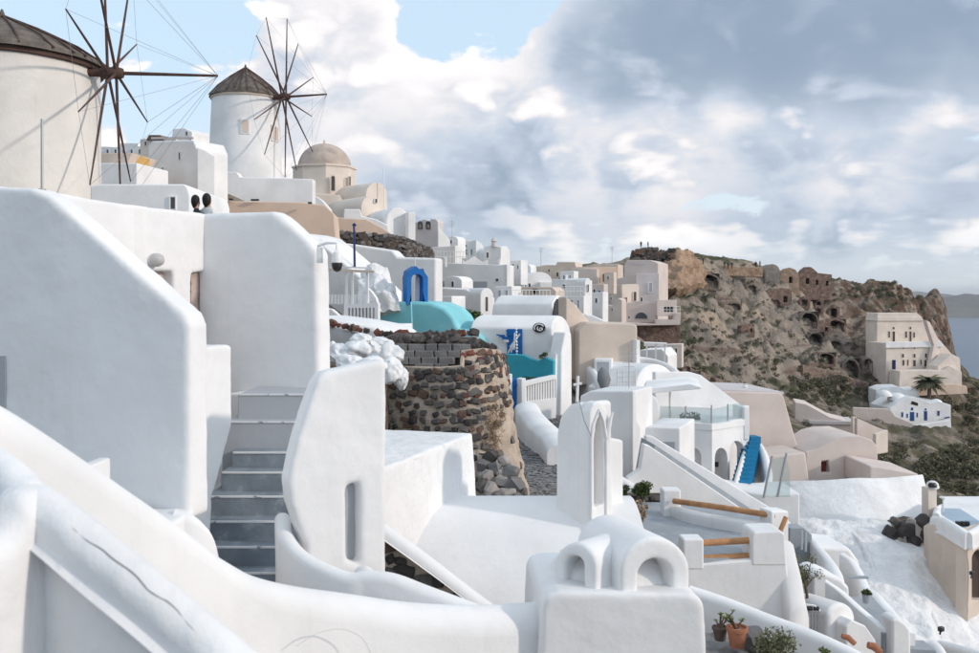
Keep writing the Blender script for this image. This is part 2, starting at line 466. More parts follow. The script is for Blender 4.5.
DRUBBLE = mat('dark_dry_stone', (.10, .075, .06), var=.4, vsc=1.4, bump=1.0, bsc=3, bdist=.3, col2=(.20, .16, .13), c2lo=.5, c2hi=.62, c2sc=1.5)
BRICKR = mat('red_brown_masonry', (.20, .135, .11), var=.35, vsc=1.2, bump=1.0, bsc=3, bdist=.2, col2=(.32, .24, .195), c2lo=.5, c2hi=.7, c2sc=1.3)
CASTLE = mat('tan_castle_rock', (.42, .29, .20), var=.25, vsc=.5, bump=1.0, bsc=1.2, bdist=.5, col2=(.29, .19, .13), c2lo=.52, c2hi=.7, c2sc=.8)
def glass(name, tint, alpha):
    m = bpy.data.materials.new(name); m.use_nodes = True; t = m.node_tree
    b = t.nodes['Principled BSDF']; b.inputs['Base Color'].default_value = (*tint, 1); b.inputs['Roughness'].default_value = .05
    tr = N(t, 'ShaderNodeBsdfTransparent'); tr.inputs[0].default_value = (.93, .96, .96, 1)
    mx = N(t, 'ShaderNodeMixShader', i_0=alpha)
    t.links.new(tr.outputs[0], mx.inputs[1]); t.links.new(b.outputs[0], mx.inputs[2])
    t.links.new(mx.outputs[0], t.nodes['Material Output'].inputs[0])
    return m
GLASS = glass('clear_glass', (.45, .55, .56), .22)
PANE = mat('dark_window_glass', (.05, .055, .065), rough=.12, var=.15, bump=0, spec=.6)
PANEB = mat('brownish_window_glass', (.07, .055, .05), rough=.2, var=.15, bump=0, spec=.5)
def leafmat(name, a, b_):
    m = bpy.data.materials.new(name); m.use_nodes = True; t = m.node_tree
    b = t.nodes['Principled BSDF']
    geo = N(t, 'ShaderNodeNewGeometry')
    r = geo.outputs['Random Per Island']
    t.links.new(mixc(t, r, a, b_), b.inputs['Base Color'])
    b.inputs['Roughness'].default_value = .75; b.inputs['Specular IOR Level'].default_value = .15
    return m
LEAF = leafmat('bush_leaves', (.035, .06, .02), (.10, .13, .045))
OLIVE = leafmat('olive_leaves', (.09, .10, .055), (.22, .22, .13))
DRY = leafmat('dry_twigs', (.22, .15, .09), (.42, .30, .19))
SCRUB = leafmat('scrub_leaves', (.06, .065, .038), (.165, .15, .095))
SUCC = leafmat('succulent_leaves', (.10, .15, .05), (.25, .27, .10))
# ------------------------------------------------------------------ terrain
CP = [W(*p) for p in (
    (50, 195, 36), (120, 195, 50), (245, 186, 68), (300, 232, 76), (345, 226, 84), (430, 288, 100), (520, 292, 130), (560, 292, 160), (600, 292, 190),
    (250, 580, 16), (380, 580, 13), (470, 640, 13), (330, 350, 32), (400, 345, 50), (450, 500, 22), (540, 500, 30), (520, 425, 42), (600, 425, 50), (560, 372, 62), (620, 352, 80), (650, 362, 100), (690, 378, 125), (640, 330, 140),
    (430, 310, 70), (480, 300, 90),
    (610, 640, 16), (680, 610, 24), (700, 720, 18), (760, 720, 17), (760, 560, 48), (820, 565, 46), (700, 580, 36), (860, 486, 76), (920, 530, 56), (850, 640, 34), (900, 640, 40), (979, 600, 46), (979, 520, 76), (979, 470, 128),
    (850, 440, 150), (800, 408, 160), (905, 444, 182), (940, 440, 176), (870, 392, 196), (979, 398, 214), (930, 394, 198), (958, 374, 236), (979, 384, 226), (956, 352, 262), (966, 400, 266), (985, 440, 262), (1000, 402, 235), (979, 440, 168), (900, 470, 120),
    (700, 384, 158), (750, 386, 168), (800, 390, 180), (850, 384, 196),
    (660, 352, 172), (700, 330, 182), (750, 345, 190), (800, 350, 200), (850, 352, 208), (865, 335, 224), (900, 345, 226),
    (690, 290, 200), (740, 300, 212), (790, 305, 220), (840, 308, 232), (880, 306, 244), (920, 318, 250), (935, 328, 252),
    (640, 275, 202), (680, 266, 208), (715, 266, 216), (760, 270, 226), (805, 288, 234), (845, 286, 244), (890, 289, 256), (920, 302, 262), (944, 318, 264))]
CP += [Vector(p) for p in ((-45, 0, -6), (-45, 40, -2), (-60, 90, 0), (-60, 150, -2), (-40, 220, -2), (-60, 330, -10), (0, 0, -6), (0, 6, -6.5), (-6, 3, -5), (12, 3, -11), (40, 10, -26), (90, 10, -62), (150, 40, -115),
                            (70, 60, -34), (90, 100, -46), (150, 110, -112), (130, 160, -75), (120, 190, -50), (170, 200, -128), (135, 240, -62), (150, 280, -128), (138, 264, -60), (128, 268, -30), (180, 330, -132),
                            (60, 262, -2), (40, 300, -14), (110, 300, -60), (20, 250, -2), (60, 330, -50))]
XY = np.array([(p.x, p.y) for p in CP]); ZZ = np.array([p.z for p in CP])
def ker(a, b): return np.sqrt(((a[:, None, :] - b[None, :, :]) ** 2).sum(-1) + 9.0)
wr = np.linalg.solve(np.vstack([np.hstack([ker(XY, XY) + np.eye(len(XY)) * .3, np.ones((len(XY), 1))]), np.append(np.ones(len(XY)), 0)[None]]), np.append(ZZ, 0))
def hgt(xy): return ker(xy, XY) @ wr[:-1] + wr[-1]
gx = np.arange(-62, 178, .6); gy = np.arange(-6, 335, .6)
GX, GY = np.meshgrid(gx, gy)
fl = np.stack([GX.ravel(), GY.ravel()], 1)
Z = np.concatenate([hgt(c) for c in np.array_split(fl, 24)])
TV = []
for (x_, y_), z in zip(fl.tolist(), Z.tolist()):
    k = min(1.0, max(0.0, (y_ - 95) / 60))
    if k > 0:
        k *= (1.0 if y_ < 262 else .6) * (1.0 if z < 1 else max(.3, 1 - (z - 1) * .12))
        p = Vector((x_ * .055, y_ * .055, z * .13))
        r = abs(noise.fractal(p, .9, 2.1, 4))
        a = (.42 - r) * 5.2 + noise.fractal(Vector((x_ * .3, y_ * .3, z * .3)), .9, 2, 3) * .9
        st = (z * .34 + noise.noise(Vector((x_ * .03, y_ * .03, 3))) * 1.3) % 1.0      # weathered ledges
        a += (st - .5) * 1.5
        a += (.33 - abs(noise.fractal(Vector((x_ * .22, y_ * .22, z * .4)), .8, 2.2, 3))) * 1.9
        flat = 1.0 if z > -15 else .45
        z += a * k * flat
    TV.append((x_, y_, z))
nx, ny = len(gx), len(gy)
TF = [(j * nx + i, j * nx + i + 1, (j + 1) * nx + i + 1, (j + 1) * nx + i) for j in range(ny - 1) for i in range(nx - 1)]
def terrmat():
    m = bpy.data.materials.new('pumice_cliff_and_scrub_earth'); m.use_nodes = True; t = m.node_tree
    b = t.nodes['Principled BSDF']; geo = N(t, 'ShaderNodeNewGeometry'); P = geo.outputs['Position']
    def nz(sc, det=6, ro=.6, vec=P):
        n = N(t, 'ShaderNodeTexNoise'); t.links.new(vec, n.inputs['Vector'])
        n.inputs['Scale'].default_value = sc; n.inputs['Detail'].default_value = det; n.inputs['Roughness'].default_value = ro
        return n.outputs[0]
    c = mixc(t, smooth(t, nz(.12, 8), .35, .65), (.385, .325, .27), (.25, .215, .185))
    c = mixc(t, smooth(t, nz(.055, 6), .50, .62), c, (.44, .355, .28))
    mp = N(t, 'ShaderNodeMapping'); t.links.new(P, mp.inputs[0]); mp.inputs['Scale'].default_value = (.05, .05, .55)
    c = mixc(t, mth(t, 'MULTIPLY', smooth(t, nz(1.0, 6, .6, mp.outputs[0]), .54, .66), .75), c, (.165, .11, .09))
    c = mixc(t, mth(t, 'MULTIPLY', smooth(t, nz(.8, 8, .7), .55, .66), .75), c, (.10, .08, .068))
    sx = N(t, 'ShaderNodeSeparateXYZ'); t.links.new(P, sx.inputs[0])
    # the seaward end of the ridge is darker lava
    sea = smooth(t, mth(t, 'ADD', sx.outputs[0], mth(t, 'MULTIPLY', nz(.06, 5), 30)), 82, 108)
    c = mixc(t, mth(t, 'MULTIPLY', sea, smooth(t, nz(.3, 6), .35, .6)), c, (.12, .075, .055))
    nn = N(t, 'ShaderNodeSeparateXYZ'); t.links.new(geo.outputs['Normal'], nn.inputs[0])
    g = mth(t, 'MULTIPLY', smooth(t, mth(t, 'ADD', nn.outputs[2], mth(t, 'MULTIPLY', nz(.22, 7), .5)), .86, 1.08), smooth(t, nz(.09, 6), .44, .62))
    c = mixc(t, g, c, (.085, .088, .05))
    low = smooth(t, mth(t, 'ADD', sx.outputs[2], mth(t, 'MULTIPLY', nz(.15, 5), 8)), -9, -16)
    c = mixc(t, mth(t, 'MULTIPLY', low, smooth(t, nz(.35, 7), .42, .60)), c, (.125, .11, .07))
    t.links.new(c, b.inputs['Base Color']); b.inputs['Roughness'].default_value = .95; b.inputs['Specular IOR Level'].default_value = .1
    h = mth(t, 'ADD', nz(.9, 8, .65), mth(t, 'MULTIPLY', nz(.25, 5), 2))
    bn = N(t, 'ShaderNodeBump'); t.links.new(h, bn.inputs['Height']); bn.inputs['Strength'].default_value = 1.0; bn.inputs['Distance'].default_value = .9
    t.links.new(bn.outputs[0], b.inputs['Normal'])
    return m
terr = build('hillside', TV, TF, terrmat(), None, 180, fix=False)
tag(terr, 'steep pumice headland and caldera slope under the white village', None, kind='structure')
BV = BVHTree.FromPolygons(TV, TF)
def tpt(px, py, dmin=0.0):
    r = Vector(((px - CX) / F, 1, (HY - py) / F)).normalized()
    h = BV.ray_cast(r * dmin, r)
    return h[0]
# ------------------------------------------------------------------ sea, far islands
def seamat():
    m = bpy.data.materials.new('sea_water'); m.use_nodes = True; t = m.node_tree
    b = t.nodes['Principled BSDF']; geo = N(t, 'ShaderNodeNewGeometry')
    n = N(t, 'ShaderNodeTexNoise'); t.links.new(geo.outputs['Position'], n.inputs['Vector'])
    n.inputs['Scale'].default_value = .02; n.inputs['Detail'].default_value = 9; n.inputs['Roughness'].default_value = .65
    t.links.new(mixc(t, smooth(t, n.outputs[0], .35, .7), (.028, .065, .125), (.045, .09, .155)), b.inputs['Base Color'])
    b.inputs['Roughness'].default_value = .3; b.inputs['Specular IOR Level'].default_value = .32
    bn = N(t, 'ShaderNodeBump'); t.links.new(n.outputs[0], bn.inputs['Height']); bn.inputs['Strength'].default_value = .7; bn.inputs['Distance'].default_value = 4
    t.links.new(bn.outputs[0], b.inputs['Normal'])
    return m
SEAZ = -130.0
V = [(-30000, -6000, SEAZ), (30000, -6000, SEAZ), (30000, 40000, SEAZ), (-30000, 40000, SEAZ)]
tag(build('sea', V, [(0, 1, 2, 3)], seamat(), fix=False), kind='structure')
def island(name, d, prof, depth, seed):
    V, Fc, K = [], [], 9
    n = 70
    for i in range(n + 1):
        f = i / n * (len(prof) - 1); a = min(int(f), len(prof) - 2); k = f - a
        px = prof[a][0] * (1 - k) + prof[a + 1][0] * k; py = prof[a][1] * (1 - k) + prof[a + 1][1] * k
        h = (HY - py) * d / F - SEAZ
        for j in range(K):
            v = j / (K - 1)
            y = d + depth * (v - .35)
            hh = h * math.sin(math.pi * v) ** .8 * (1 + .16 * noise.fractal(Vector((px * .05, v * 5, seed)), .8, 2, 4))
            V.append(((px - CX) * d / F, y, SEAZ + hh - 2))
    for i in range(n):
        for j in range(K - 1): Fc.append((i * K + j, (i + 1) * K + j, (i + 1) * K + j + 1, i * K + j + 1))
    return tag(build(name, V, Fc, mat('far_island_rock', (.13, .12, .11), var=.3, vsc=.004, bump=0), None, 60), kind='structure')
island('dark_island', 6400, [(760, 316), (880, 306), (905, 301), (925, 299), (950, 299), (965, 296), (985, 295), (1060, 292), (1250, 300), (1400, 316)], 1700, 1)
island('far_island', 10500, [(700, 307), (840, 295), (900, 291.5), (925, 292), (950, 294), (980, 297), (1080, 300), (1300, 307)], 2500, 4)
def hazebox():
    m = bpy.data.materials.new('sea_haze'); m.use_nodes = True; t = m.node_tree
    t.nodes.remove(t.nodes['Principled BSDF'])
    v = N(t, 'ShaderNodeVolumePrincipled'); v.inputs['Color'].default_value = (.83, .88, .94, 1); v.inputs['Density'].default_value = 5.0e-5
    v.inputs['Anisotropy'].default_value = .2
    t.links.new(v.outputs[0], t.nodes['Material Output'].inputs['Volume'])
    V, Fc = boxv((0, 12000, (SEAZ - 3 + 160) / 2), (29000 * 2, 35500, 160 - SEAZ + 3))
    o = build('haze', V, Fc, m, fix=True)
    tag(o, 'pale sea haze lying over the whole bay', None, kind='stuff')
hazebox()
# ------------------------------------------------------------------ foreground: near parapets and the grey stair
A = .87
t_ = T('rounded_parapet', W(60, 653, 3.5), 'blurred near parapet with cracked rounded top at lower left corner', 'parapet')
sweep('handrail', [(14, 486, 3.75), (45, 488, 3.68), (120, 547, 3.52), (200, 613, 3.4), (300, 697, 3.25), (420, 800, 3.1)], .18, WHITE2, t_, drop=.17, n=10, seg=12, wob=.01)
sweep('wall', [(14, 512, 3.76), (45, 512, 3.69), (120, 571, 3.53), (200, 637, 3.41), (300, 721, 3.26), (420, 824, 3.11)], .11, WHITE2, t_, drop=1.2, n=10, seg=6, rnd=.2, wob=.004)
sweep('newel_end', [(58, 498, 3.68), (34, 484, 3.70), (12, 494, 3.6), (-10, 530, 3.5), (-70, 570, 3.25)], .21, WHITE2, t_, drop=1.4, n=8, seg=12, wob=.008)
sweep('rear_handrail', [(30, 482, 3.75), (0, 452, 3.95), (-60, 420, 4.2)], .17, WHITE2, t_, drop=.25, n=6, seg=10)
P = crom([W(45, 488, 3.68), W(120, 547, 3.52), W(200, 613, 3.4), W(300, 697, 3.25)], 14)
for (i0, i1, rad_) in ((1, 30, .0030),):      # the split in the paint along the rail
    q_ = []
    for i in range(i0, i1):
        tg = P[i + 1] - P[i - 1]; tg.z = 0; tg.normalize(); sd = Vector((-tg.y, tg.x, 0)); sd = sd if sd.y < 0 else -sd
        an = R(52 + 12 * noise.noise(P[i] * 9))
        q_.append(P[i] + sd * (.0905 * math.cos(an)) + Vector((0, 0, .0905 * (math.sin(an) - 1))) + Vector((0, 0, .004 * noise.noise(P[i] * 31))))
    tube('crack', q_, [rad_ * (.5 + .5 * math.sin(math.pi * (k + .5) / len(q_))) for k in range(len(q_))], mat('exposed_grey_render', (.20, .20, .21), bump=0), t_, 5)
t_ = T('sloping_parapet', W(300, 653, 7), 'long smooth white parapet sweeping down across the bottom of the view', 'parapet')
sweep('coping_wall', [(-60, 374, 4.9), (0, 409, 5.2), (60, 448, 5.6), (110, 482, 6.0), (170, 525, 6.55), (215, 557, 7.0), (260, 578, 7.4), (330, 592, 7.85), (400, 602, 8.2), (470, 606, 8.5), (530, 604, 8.8), (580, 600, 9.1), (625, 597, 9.4)], .42, WHITE, t_, drop=2.6, n=8, seg=10, wob=.02)
tube('cable', crom([W(296, 646, 7.25), W(318, 633, 7.35), W(342, 629, 7.45), W(362, 638, 7.55), W(372, 656, 7.6)], 6), .0035, mat('white_cable', (.7, .69, .68), bump=0), t_, 5)
# stair wall left, terraces behind
t_ = T('stair_wall', W(100, 500, 9.8), 'tall shaded white wall with diagonal top left of the grey steps', 'wall')
fr = plane(186, 9.42, -20)
hand(slab('wall_panel', fr, [(-60, 520), (189, 520), (189, 326), (184, 314), (172, 303), (64, 208), (50, 196), (32, 188), (-60, 182)], WHITE, t_, thick=.32, bevel=.05, seg=3))
slab('shutter', fr, rect(-20, 5, 356, 408), SHUT, t_, thick=.03, off=.02)
fr2 = plane(194, 9.8, 80)
hand(slab('flank_wall', fr2, [(186, 590), (211, 560), (213, 498), (232.5, 425), (232.5, 345), (188, 347)], WHITE, t_, thick=.34, bevel=.03, seg=3))
sweep('kerb', [(176, 508, 9.25), (190, 513, 9.25), (202, 522, 9.3), (209, 535, 9.35), (212, 570, 9.4)], .16, WHITE, t_, drop=1.2, n=5)
hand(box('landing', (-4.1, 8.55, -2.55), (2.5, 1.9, 1.0), WHITE, t_, bevel=.03))
box('ledge', W(94, 478, 8.9), (.12, .5, .3), WHITE, t_, bevel=.03)
t_ = T('terrace_house', W(204, 392, 13.2), 'white terrace house corner with doorway and lamp above grey steps', 'house')
fa = plane(204, 13.2, 70); fb = plane(204, 13.2, -20)
hand(slab('sunlit_wall', fa, [(30, 420), (150, 420), (150, 271), (174, 271), (174, 420), (192, 420), (192, 273), (206, 271), (206, 213.5), (120, 203), (30, 188)], WHITE, t_, thick=.3, bevel=.03, seg=3))
slab('door', fa, rect(191, 203.6, 272, 400), RDOOR, t_, thick=.05, off=-.10)
slab('door', fa, rect(149, 175, 270, 400), RDOOR, t_, thick=.05, off=-.15)
hand(slab('shaded_wall', fb, [(197, 420), (319, 420), (319, 362), (317, 252), (308, 240), (281, 216), (272, 211), (197, 213.8)], WHITE, t_, thick=.34, bevel=.07, seg=4))
slab('plinth', fb, rect(228, 312, 393, 440), WHITE, t_, thick=.3, off=.26, bevel=.04, seg=3)
lp = T('wall_lamp', on(fa, 152, 268), 'round white bulkhead lamp above the terrace doorway', 'lamp')
c = on(fa, 152, 260); n = fa[2]
tube('base', [c - n * .02, c + n * .05], .075, PLAST, lp, 18)
V, Fc = tube_data([c + n * .03, c + n * .09, c + n * .14, c + n * .17], [.085, .085, .065, .02], 18)
build('diffuser', V, Fc, mat('frosted_lamp_glass', (.5, .49, .48), rough=.4, var=.05, bump=.3, bsc=60), lp, 40)
# PTZ camera on the wall end
c = W(337, 258, 12.4)
t_ = T('security_camera', c - Vector((0, 0, .2)), 'black and white dome security camera on bracket at wall end', 'camera')
tube('bracket', [W(318, 246, 12.55), W(327, 243, 12.45), W(336.5, 243, 12.4), W(337, 250, 12.4)], .018, PLAST, t_, 8)
lathe('housing', [(.02, .02), (.05, .0), (.062, -.05), (.07, -.10), (.07, -.13)], c + Vector((0, 0, .07)), PLAST, t_, 20)
lathe('lens_dome', [(.069, -.06), (.068, -.10), (.055, -.145), (.03, -.17), (.004, -.178)], c, BLACK, t_, 20)
box('junction_box', W(320, 255, 12.5), (.07, .1, .2), PLAST, t_, bevel=.01)
# the grey stair
t_ = T('staircase', W(245, 590, 10), 'grey-blue painted steps with white edges climbing between white walls', 'stairs')
py = [572.5, 546.5, 521, 496, 472, 452]; le = [226, 208, 206, 206, 221, 232]; ri = [304] * 6
for k in range(6):
    d = 10.0 + .27 * k
    z = (HY - py[k]) * d / F
    x0, x1 = (le[k] - CX) * d / F, (ri[k] - CX) * d / F
    s_ = box('step', ((x0 + x1) / 2, d + .5, z - .5), (x1 - x0, 1.0, 1.0), GREYD, t_, bevel=.008)
    box('nosing', ((x0 + x1) / 2, d - .001, z - .008), (x1 - x0 - .02, .022, .022), NOSE, s_, bevel=.004)
d = 11.62
for (a, b, y0, y1, dd) in ((222, 304, 421.5, 460, d), (238, 304, 394, 425, d + .25)):
    z = (HY - y0) * dd / F; x0, x1 = (a - CX) * dd / F, (b - CX) * dd / F
    s_ = box('landing_step', ((x0 + x1) / 2, dd + .6, z - .5), (x1 - x0, 1.2, 1.0), mat('pale_grey_paint', (.42, .44, .47), bump=.15, var=.08), t_, bevel=.012)
    box('nosing', ((x0 + x1) / 2, dd - .001, z - .008), (x1 - x0 - .02, .022, .02), NOSE, s_, bevel=.004)
# stair house right of the steps (bright wall with a narrow grey door)
t_ = T('stair_house', W(345, 600, 10.3), 'bright white wall with narrow grey door right of the grey steps', 'house')
fr = plane(303, 9.45, 30)
hand(slab('bright_wall', fr, [(300, 640), (387, 640), (387, 359), (352, 366), (324, 372), (317, 379), (297, 440), (288, 480), (291, 505), (307, 548)], WHITE, t_, holes=[[(347, 560), (360, 565), (360, 482), (347, 486)]], thick=.26, bevel=.055, seg=4))
slab('door', fr, [(345, 566), (362, 566), (362, 479), (345, 483)], SHUT, t_, thick=.04, off=-.13)
sweep('stair_curb', [(283, 512, 9.9), (286, 530, 9.5), (305, 553, 9.2), (345, 572, 8.95), (368, 571, 8.9), (394, 574, 8.85), (425, 585, 8.8), (460, 598, 8.75), (492, 610, 8.7)], .16, WHITE, t_, drop=1.5, n=8, seg=8)
slab('niche', plane(365, 9.3, 20), arch(360, 381, 573, 600, 9), WHITE2, t_, thick=.3, bevel=.02)
# roof block and vault
t_ = T('flat_roof_house', W(430, 530, 15), 'low white flat-roofed block behind the bright stair wall', 'house')
fr = plane(388, 12.2, 72)
hand(slab('walls', fr, [(374, 560), (479, 530), (473, 433), (374, 472)], WHITE2, t_, thick=2.6, bevel=.03, seg=2))
V = [on(fr, 374, 472), on(fr, 473, 433)]
t_ = T('vault_roof', W(470, 600, 12), 'broad smooth barrel vault roof below the bell gable', 'roof')
ax = plane(395, 13.6, -82)
# half-cylinder whose axis runs left to right
V, Fc = [], []
x0, x1, yc, rr, zc = -2.3, 2.1, 14.3, 2.3, W(480, 503, 14.0).z - 2.3
nseg, nl = 22, 10
for i in range(nl + 1):
    f = i / nl; x_ = x0 + (x1 - x0) * f
    k = min(1, .86 + .14 * math.sin(min(1, f * 3.0) * math.pi / 2))
    for j in range(nseg + 1):
        a = math.pi * j / nseg
        V.append((x_, yc - rr * math.cos(a) * (1.0) * k, zc + rr * math.sin(a) * k - (0 if 0 < j < nseg else 1.2)))
for i in range(nl):
    for j in range(nseg):
        q = i * (nseg + 1) + j
        Fc.append((q, q + 1, q + nseg + 2, q + nseg + 1))
Fc.append(tuple(range(nseg + 1))); Fc.append(tuple(nl * (nseg + 1) + j for j in range(nseg, -1, -1)))
Fc.append(tuple(i * (nseg + 1) for i in range(nl + 1))); Fc.append(tuple(i * (nseg + 1) + nseg for i in range(nl, -1, -1)))
build('vault', V, Fc, WHITE, t_, 50)
# ---- stones helper
def stone_mesh(k, flat=.55):
    r = random.Random(100 + k)
    bm = bmesh.new(); bmesh.ops.create_cube(bm, size=1.0)
    bmesh.ops.bevel(bm, geom=bm.edges[:], offset=.2, segments=1, affect='EDGES')
    for v in bm.verts:
        v.co *= 1 + r.uniform(-.16, .16)
        v.co += Vector((r.uniform(-.08, .08), r.uniform(-.08, .08), r.uniform(-.08, .08)))
    me = bpy.data.meshes.new('stone'); bm.to_mesh(me); bm.free(); me.shade_smooth(); me.set_sharp_from_angle(angle=R(32))
    return me
def block_mesh(k):
    r = random.Random(500 + k)
    bm = bmesh.new(); bmesh.ops.create_cube(bm, size=1.0)
    bmesh.ops.bevel(bm, geom=bm.edges[:], offset=.06, segments=1, affect='EDGES')
    for v in bm.verts: v.co += Vector((r.uniform(-.035, .035), r.uniform(-.035, .035), r.uniform(-.035, .035)))
    me = bpy.data.meshes.new('block'); bm.to_mesh(me); bm.free(); me.materials.append(GBLOCK)
    return me
STM = {}
for mi, m_ in enumerate(ST + [GBLOCK, PALEROCK]):
    STM[mi] = []
    for k in range(5):
        me = stone_mesh(mi * 7 + k); me.materials.append(m_); STM[mi].append(me)
STM[6] = [block_mesh(k) for k in range(5)]
def stone(name, root, p, size, n, mi, rot=None, rng=random):
    o = bpy.data.objects.new(name, rng.choice(STM[mi])); COL.objects.link(o)
    z = Vector((0, 0, 1)); y = Vector(n).normalized(); x_ = y.cross(z)
    if x_.length < .01: x_ = Vector((1, 0, 0))
    x_.normalize(); z = x_.cross(y)
    m = Matrix((x_, y, z)).transposed()
    if rot is not None: m = m @ Matrix.Rotation(rot, 3, 'Y')
    o.rotation_euler = m.to_euler()
    o.scale = size
    o.location = Vector(p) - (top(root).location if root else Vector())
    if root: o.parent = root
    return o
def stones_on(root, G, nrow, ncol, w, h, dep, mats, rng, skip=None, name='stone', limit=300):
    G = [[W(*p) for p in r] for r in G]
    cnt = 0
    for j in range(nrow):
        off = rng.uniform(0, 1)
        for i in range(ncol):
            u = (i + off + rng.uniform(-.2, .2)) / ncol; v = (j + .5 + rng.uniform(-.22, .22)) / nrow
            if not (0.015 < u < .985) or (skip and skip(u, v, rng)): continue
            p = gridpt(G, u, v)
            du = gridpt(G, min(1, u + .02), v) - gridpt(G, max(0, u - .02), v); dv = gridpt(G, u, min(1, v + .02)) - gridpt(G, u, max(0, v - .02))
            n = dv.cross(du).normalized()
            if n.y > 0: n = -n
            s = rng.uniform(.72, 1.35); hh = rng.uniform(.7, 1.2)
            mi = rng.choices(range(len(mats)), [m[1] for m in mats])[0]
            stone(name, root, p - n * (dep * .13), (w * s, dep, h * hh * s ** .4), n, mats[mi][0], rng.uniform(-.35, .35), rng)
            cnt += 1
            if cnt >= limit: return
# dark stone triangle
rng = random.Random(3)
t_ = T('stone_wall', W(430, 605, 11), 'small triangle of dark lava stones in mortar under white coping', 'wall')
fr = plane(386, 10.9, 0)
slab('mortar', fr, [(380, 540), (386, 540), (494, 620), (494, 640), (380, 640)], MORTAR, t_, thick=.4)
G = [[(386, 528, 10.9), (440, 528, 10.9), (490, 528, 10.9)], [(386, 612, 10.9), (440, 612, 10.9), (490, 612, 10.9)]]
stones_on(t_, G, 9, 11, .15, .115, .10, [(0, 6), (1, 1), (2, 1)], rng, skip=lambda u, v, r: v < u * .95 + .15)
sweep('coping', [(384, 523, 10.95), (420, 549, 10.92), (455, 575, 10.9), (494, 605, 10.88)], .24, WHITE, t_, drop=.14, n=5)
# ------------------------------------------------------------------ bell gable
t_ = T('bell_gable', W(588, 545, 13.3), 'white bell gable with tall pointed arches and cross on top', 'bell gable')
d0 = 13.3
frl = plane(589, d0, -52); frr = plane(589, d0, 38)
base = slab('pedestal', frr, [(589, 575), (626, 575), (627, 520), (589, 527)], WHITE, t_, thick=.63, off=.035, bevel=.03, seg=3)
body = hand(slab('body', frr, [(589, 540), (613, 536), (612, 440), (611, 422), (606, 408), (600, 401), (594, 403), (590, 412), (589, 432)], WHITE, t_,
            holes=[[(594.5, 508), (603.5, 504), (603.5, 440), (602, 426), (599.5, 415), (596.5, 424), (594.5, 440)]], thick=.2, bevel=.015, seg=2), .02, .012)
slab('niche_back', frr, [(593, 515), (606, 510), (606, 412), (593, 412)], WHITE2, t_, thick=.04, off=-.17)
hand(slab('shoulder', frl, [(555, 535), (581, 535), (581, 405), (578, 402), (570, 404), (561, 414), (556.5, 432)], WHITE, t_, thick=.6, off=-.02, bevel=.06, seg=4), .022, .018)
hand(slab('side_pier', plane(606, 13.9, 38), [(606, 560), (624, 555), (624, 440), (606, 437)], WHITE, t_, thick=.33, bevel=.035, seg=3), .022, .018)
for (x_, w) in ((591.5, 1), (606.5, 1)):
    tube('moulding', [on(frr, x_, 520, .012), on(frr, x_, 440, .012)], .019, WHITE, t_, 8)
tube('moulding', [on(frr, 591.5, 440, .012), on(frr, 593.5, 424, .012), on(frr, 599, 410, .012), on(frr, 604, 421, .012), on(frr, 606.5, 438, .012)], .019, WHITE, t_, 8)
tube('finial', [on(frr, 607, 440, 0), on(frr, 610, 420, .03), on(frr, 613, 412, .06)], [.033, .03, .01], WHITE, t_, 8)
cr = W(577, 402, 13.45)
tube('cross_shaft', [cr, W(578, 376, 13.45)], .02, WHITE, t_, 8)
tube('cross_arm', [W(573.5, 385, 13.45), W(582, 383.5, 13.45)], .019, WHITE, t_, 8)
tube('cable', [W(579, 400, 13.2), W(584, 420, 13.15), on(frr, 591, 436, .03)], .007, METAL, t_, 5)
# ------------------------------------------------------------------ chimney in front
t_ = T('chimney', W(620, 653, 8.45), 'white chimney with two small arched vents at bottom centre', 'chimney')
d0 = 8.45
fr = plane(620, d0, 4)
hand(slab('shaft', fr, [(536, 760), (712, 760), (705, 606), (700, 598), (690, 594), (560, 592), (546, 596), (542, 606)], WHITE, t_, thick=1.35, bevel=.06, seg=4), .022, .018)
fa = plane(655, 8.60, 18)
o_ = arch(621, 690, 538, 606, 34, 18)
hand(slab('cross_vault', fa, o_, WHITE, t_, holes=[arch(638.5, 672, 559, 600, 17, 18)], thick=1.0, bevel=.03, seg=3), .022, .018)
slab('vent_back', fa, rect(634, 677, 556, 603), WHITE, t_, thick=.04, off=-.42)
fb_ = plane(574, 8.68, -42)
hand(slab('side_vault', fb_, arch(553, 596, 543, 604, 26, 16), WHITE, t_, holes=[arch(564, 583, 556, 595, 10, 16)], thick=.9, bevel=.03, seg=3), .022, .018)
slab('vent_back', fb_, rect(560, 588, 550, 600), WHITE, t_, thick=.04, off=-.36)
# hump that joins the two vaults
G = []
bm = bmesh.new(); bmesh.ops.create_uvsphere(bm, u_segments=32, v_segments=18, radius=1)
c = W(616, 588, 9.2)
V = []
for v in bm.verts:
    q = Vector((v.co.x * .66, v.co.y * .58, v.co.z * .50)); q *= 1 + .06 * noise.noise(q * 2.5)
    V.append(c + q)
Fc = [tuple(v.index for v in f.verts) for f in bm.faces]; bm.free()
build('hump', V, Fc, WHITE2, t_, 60)
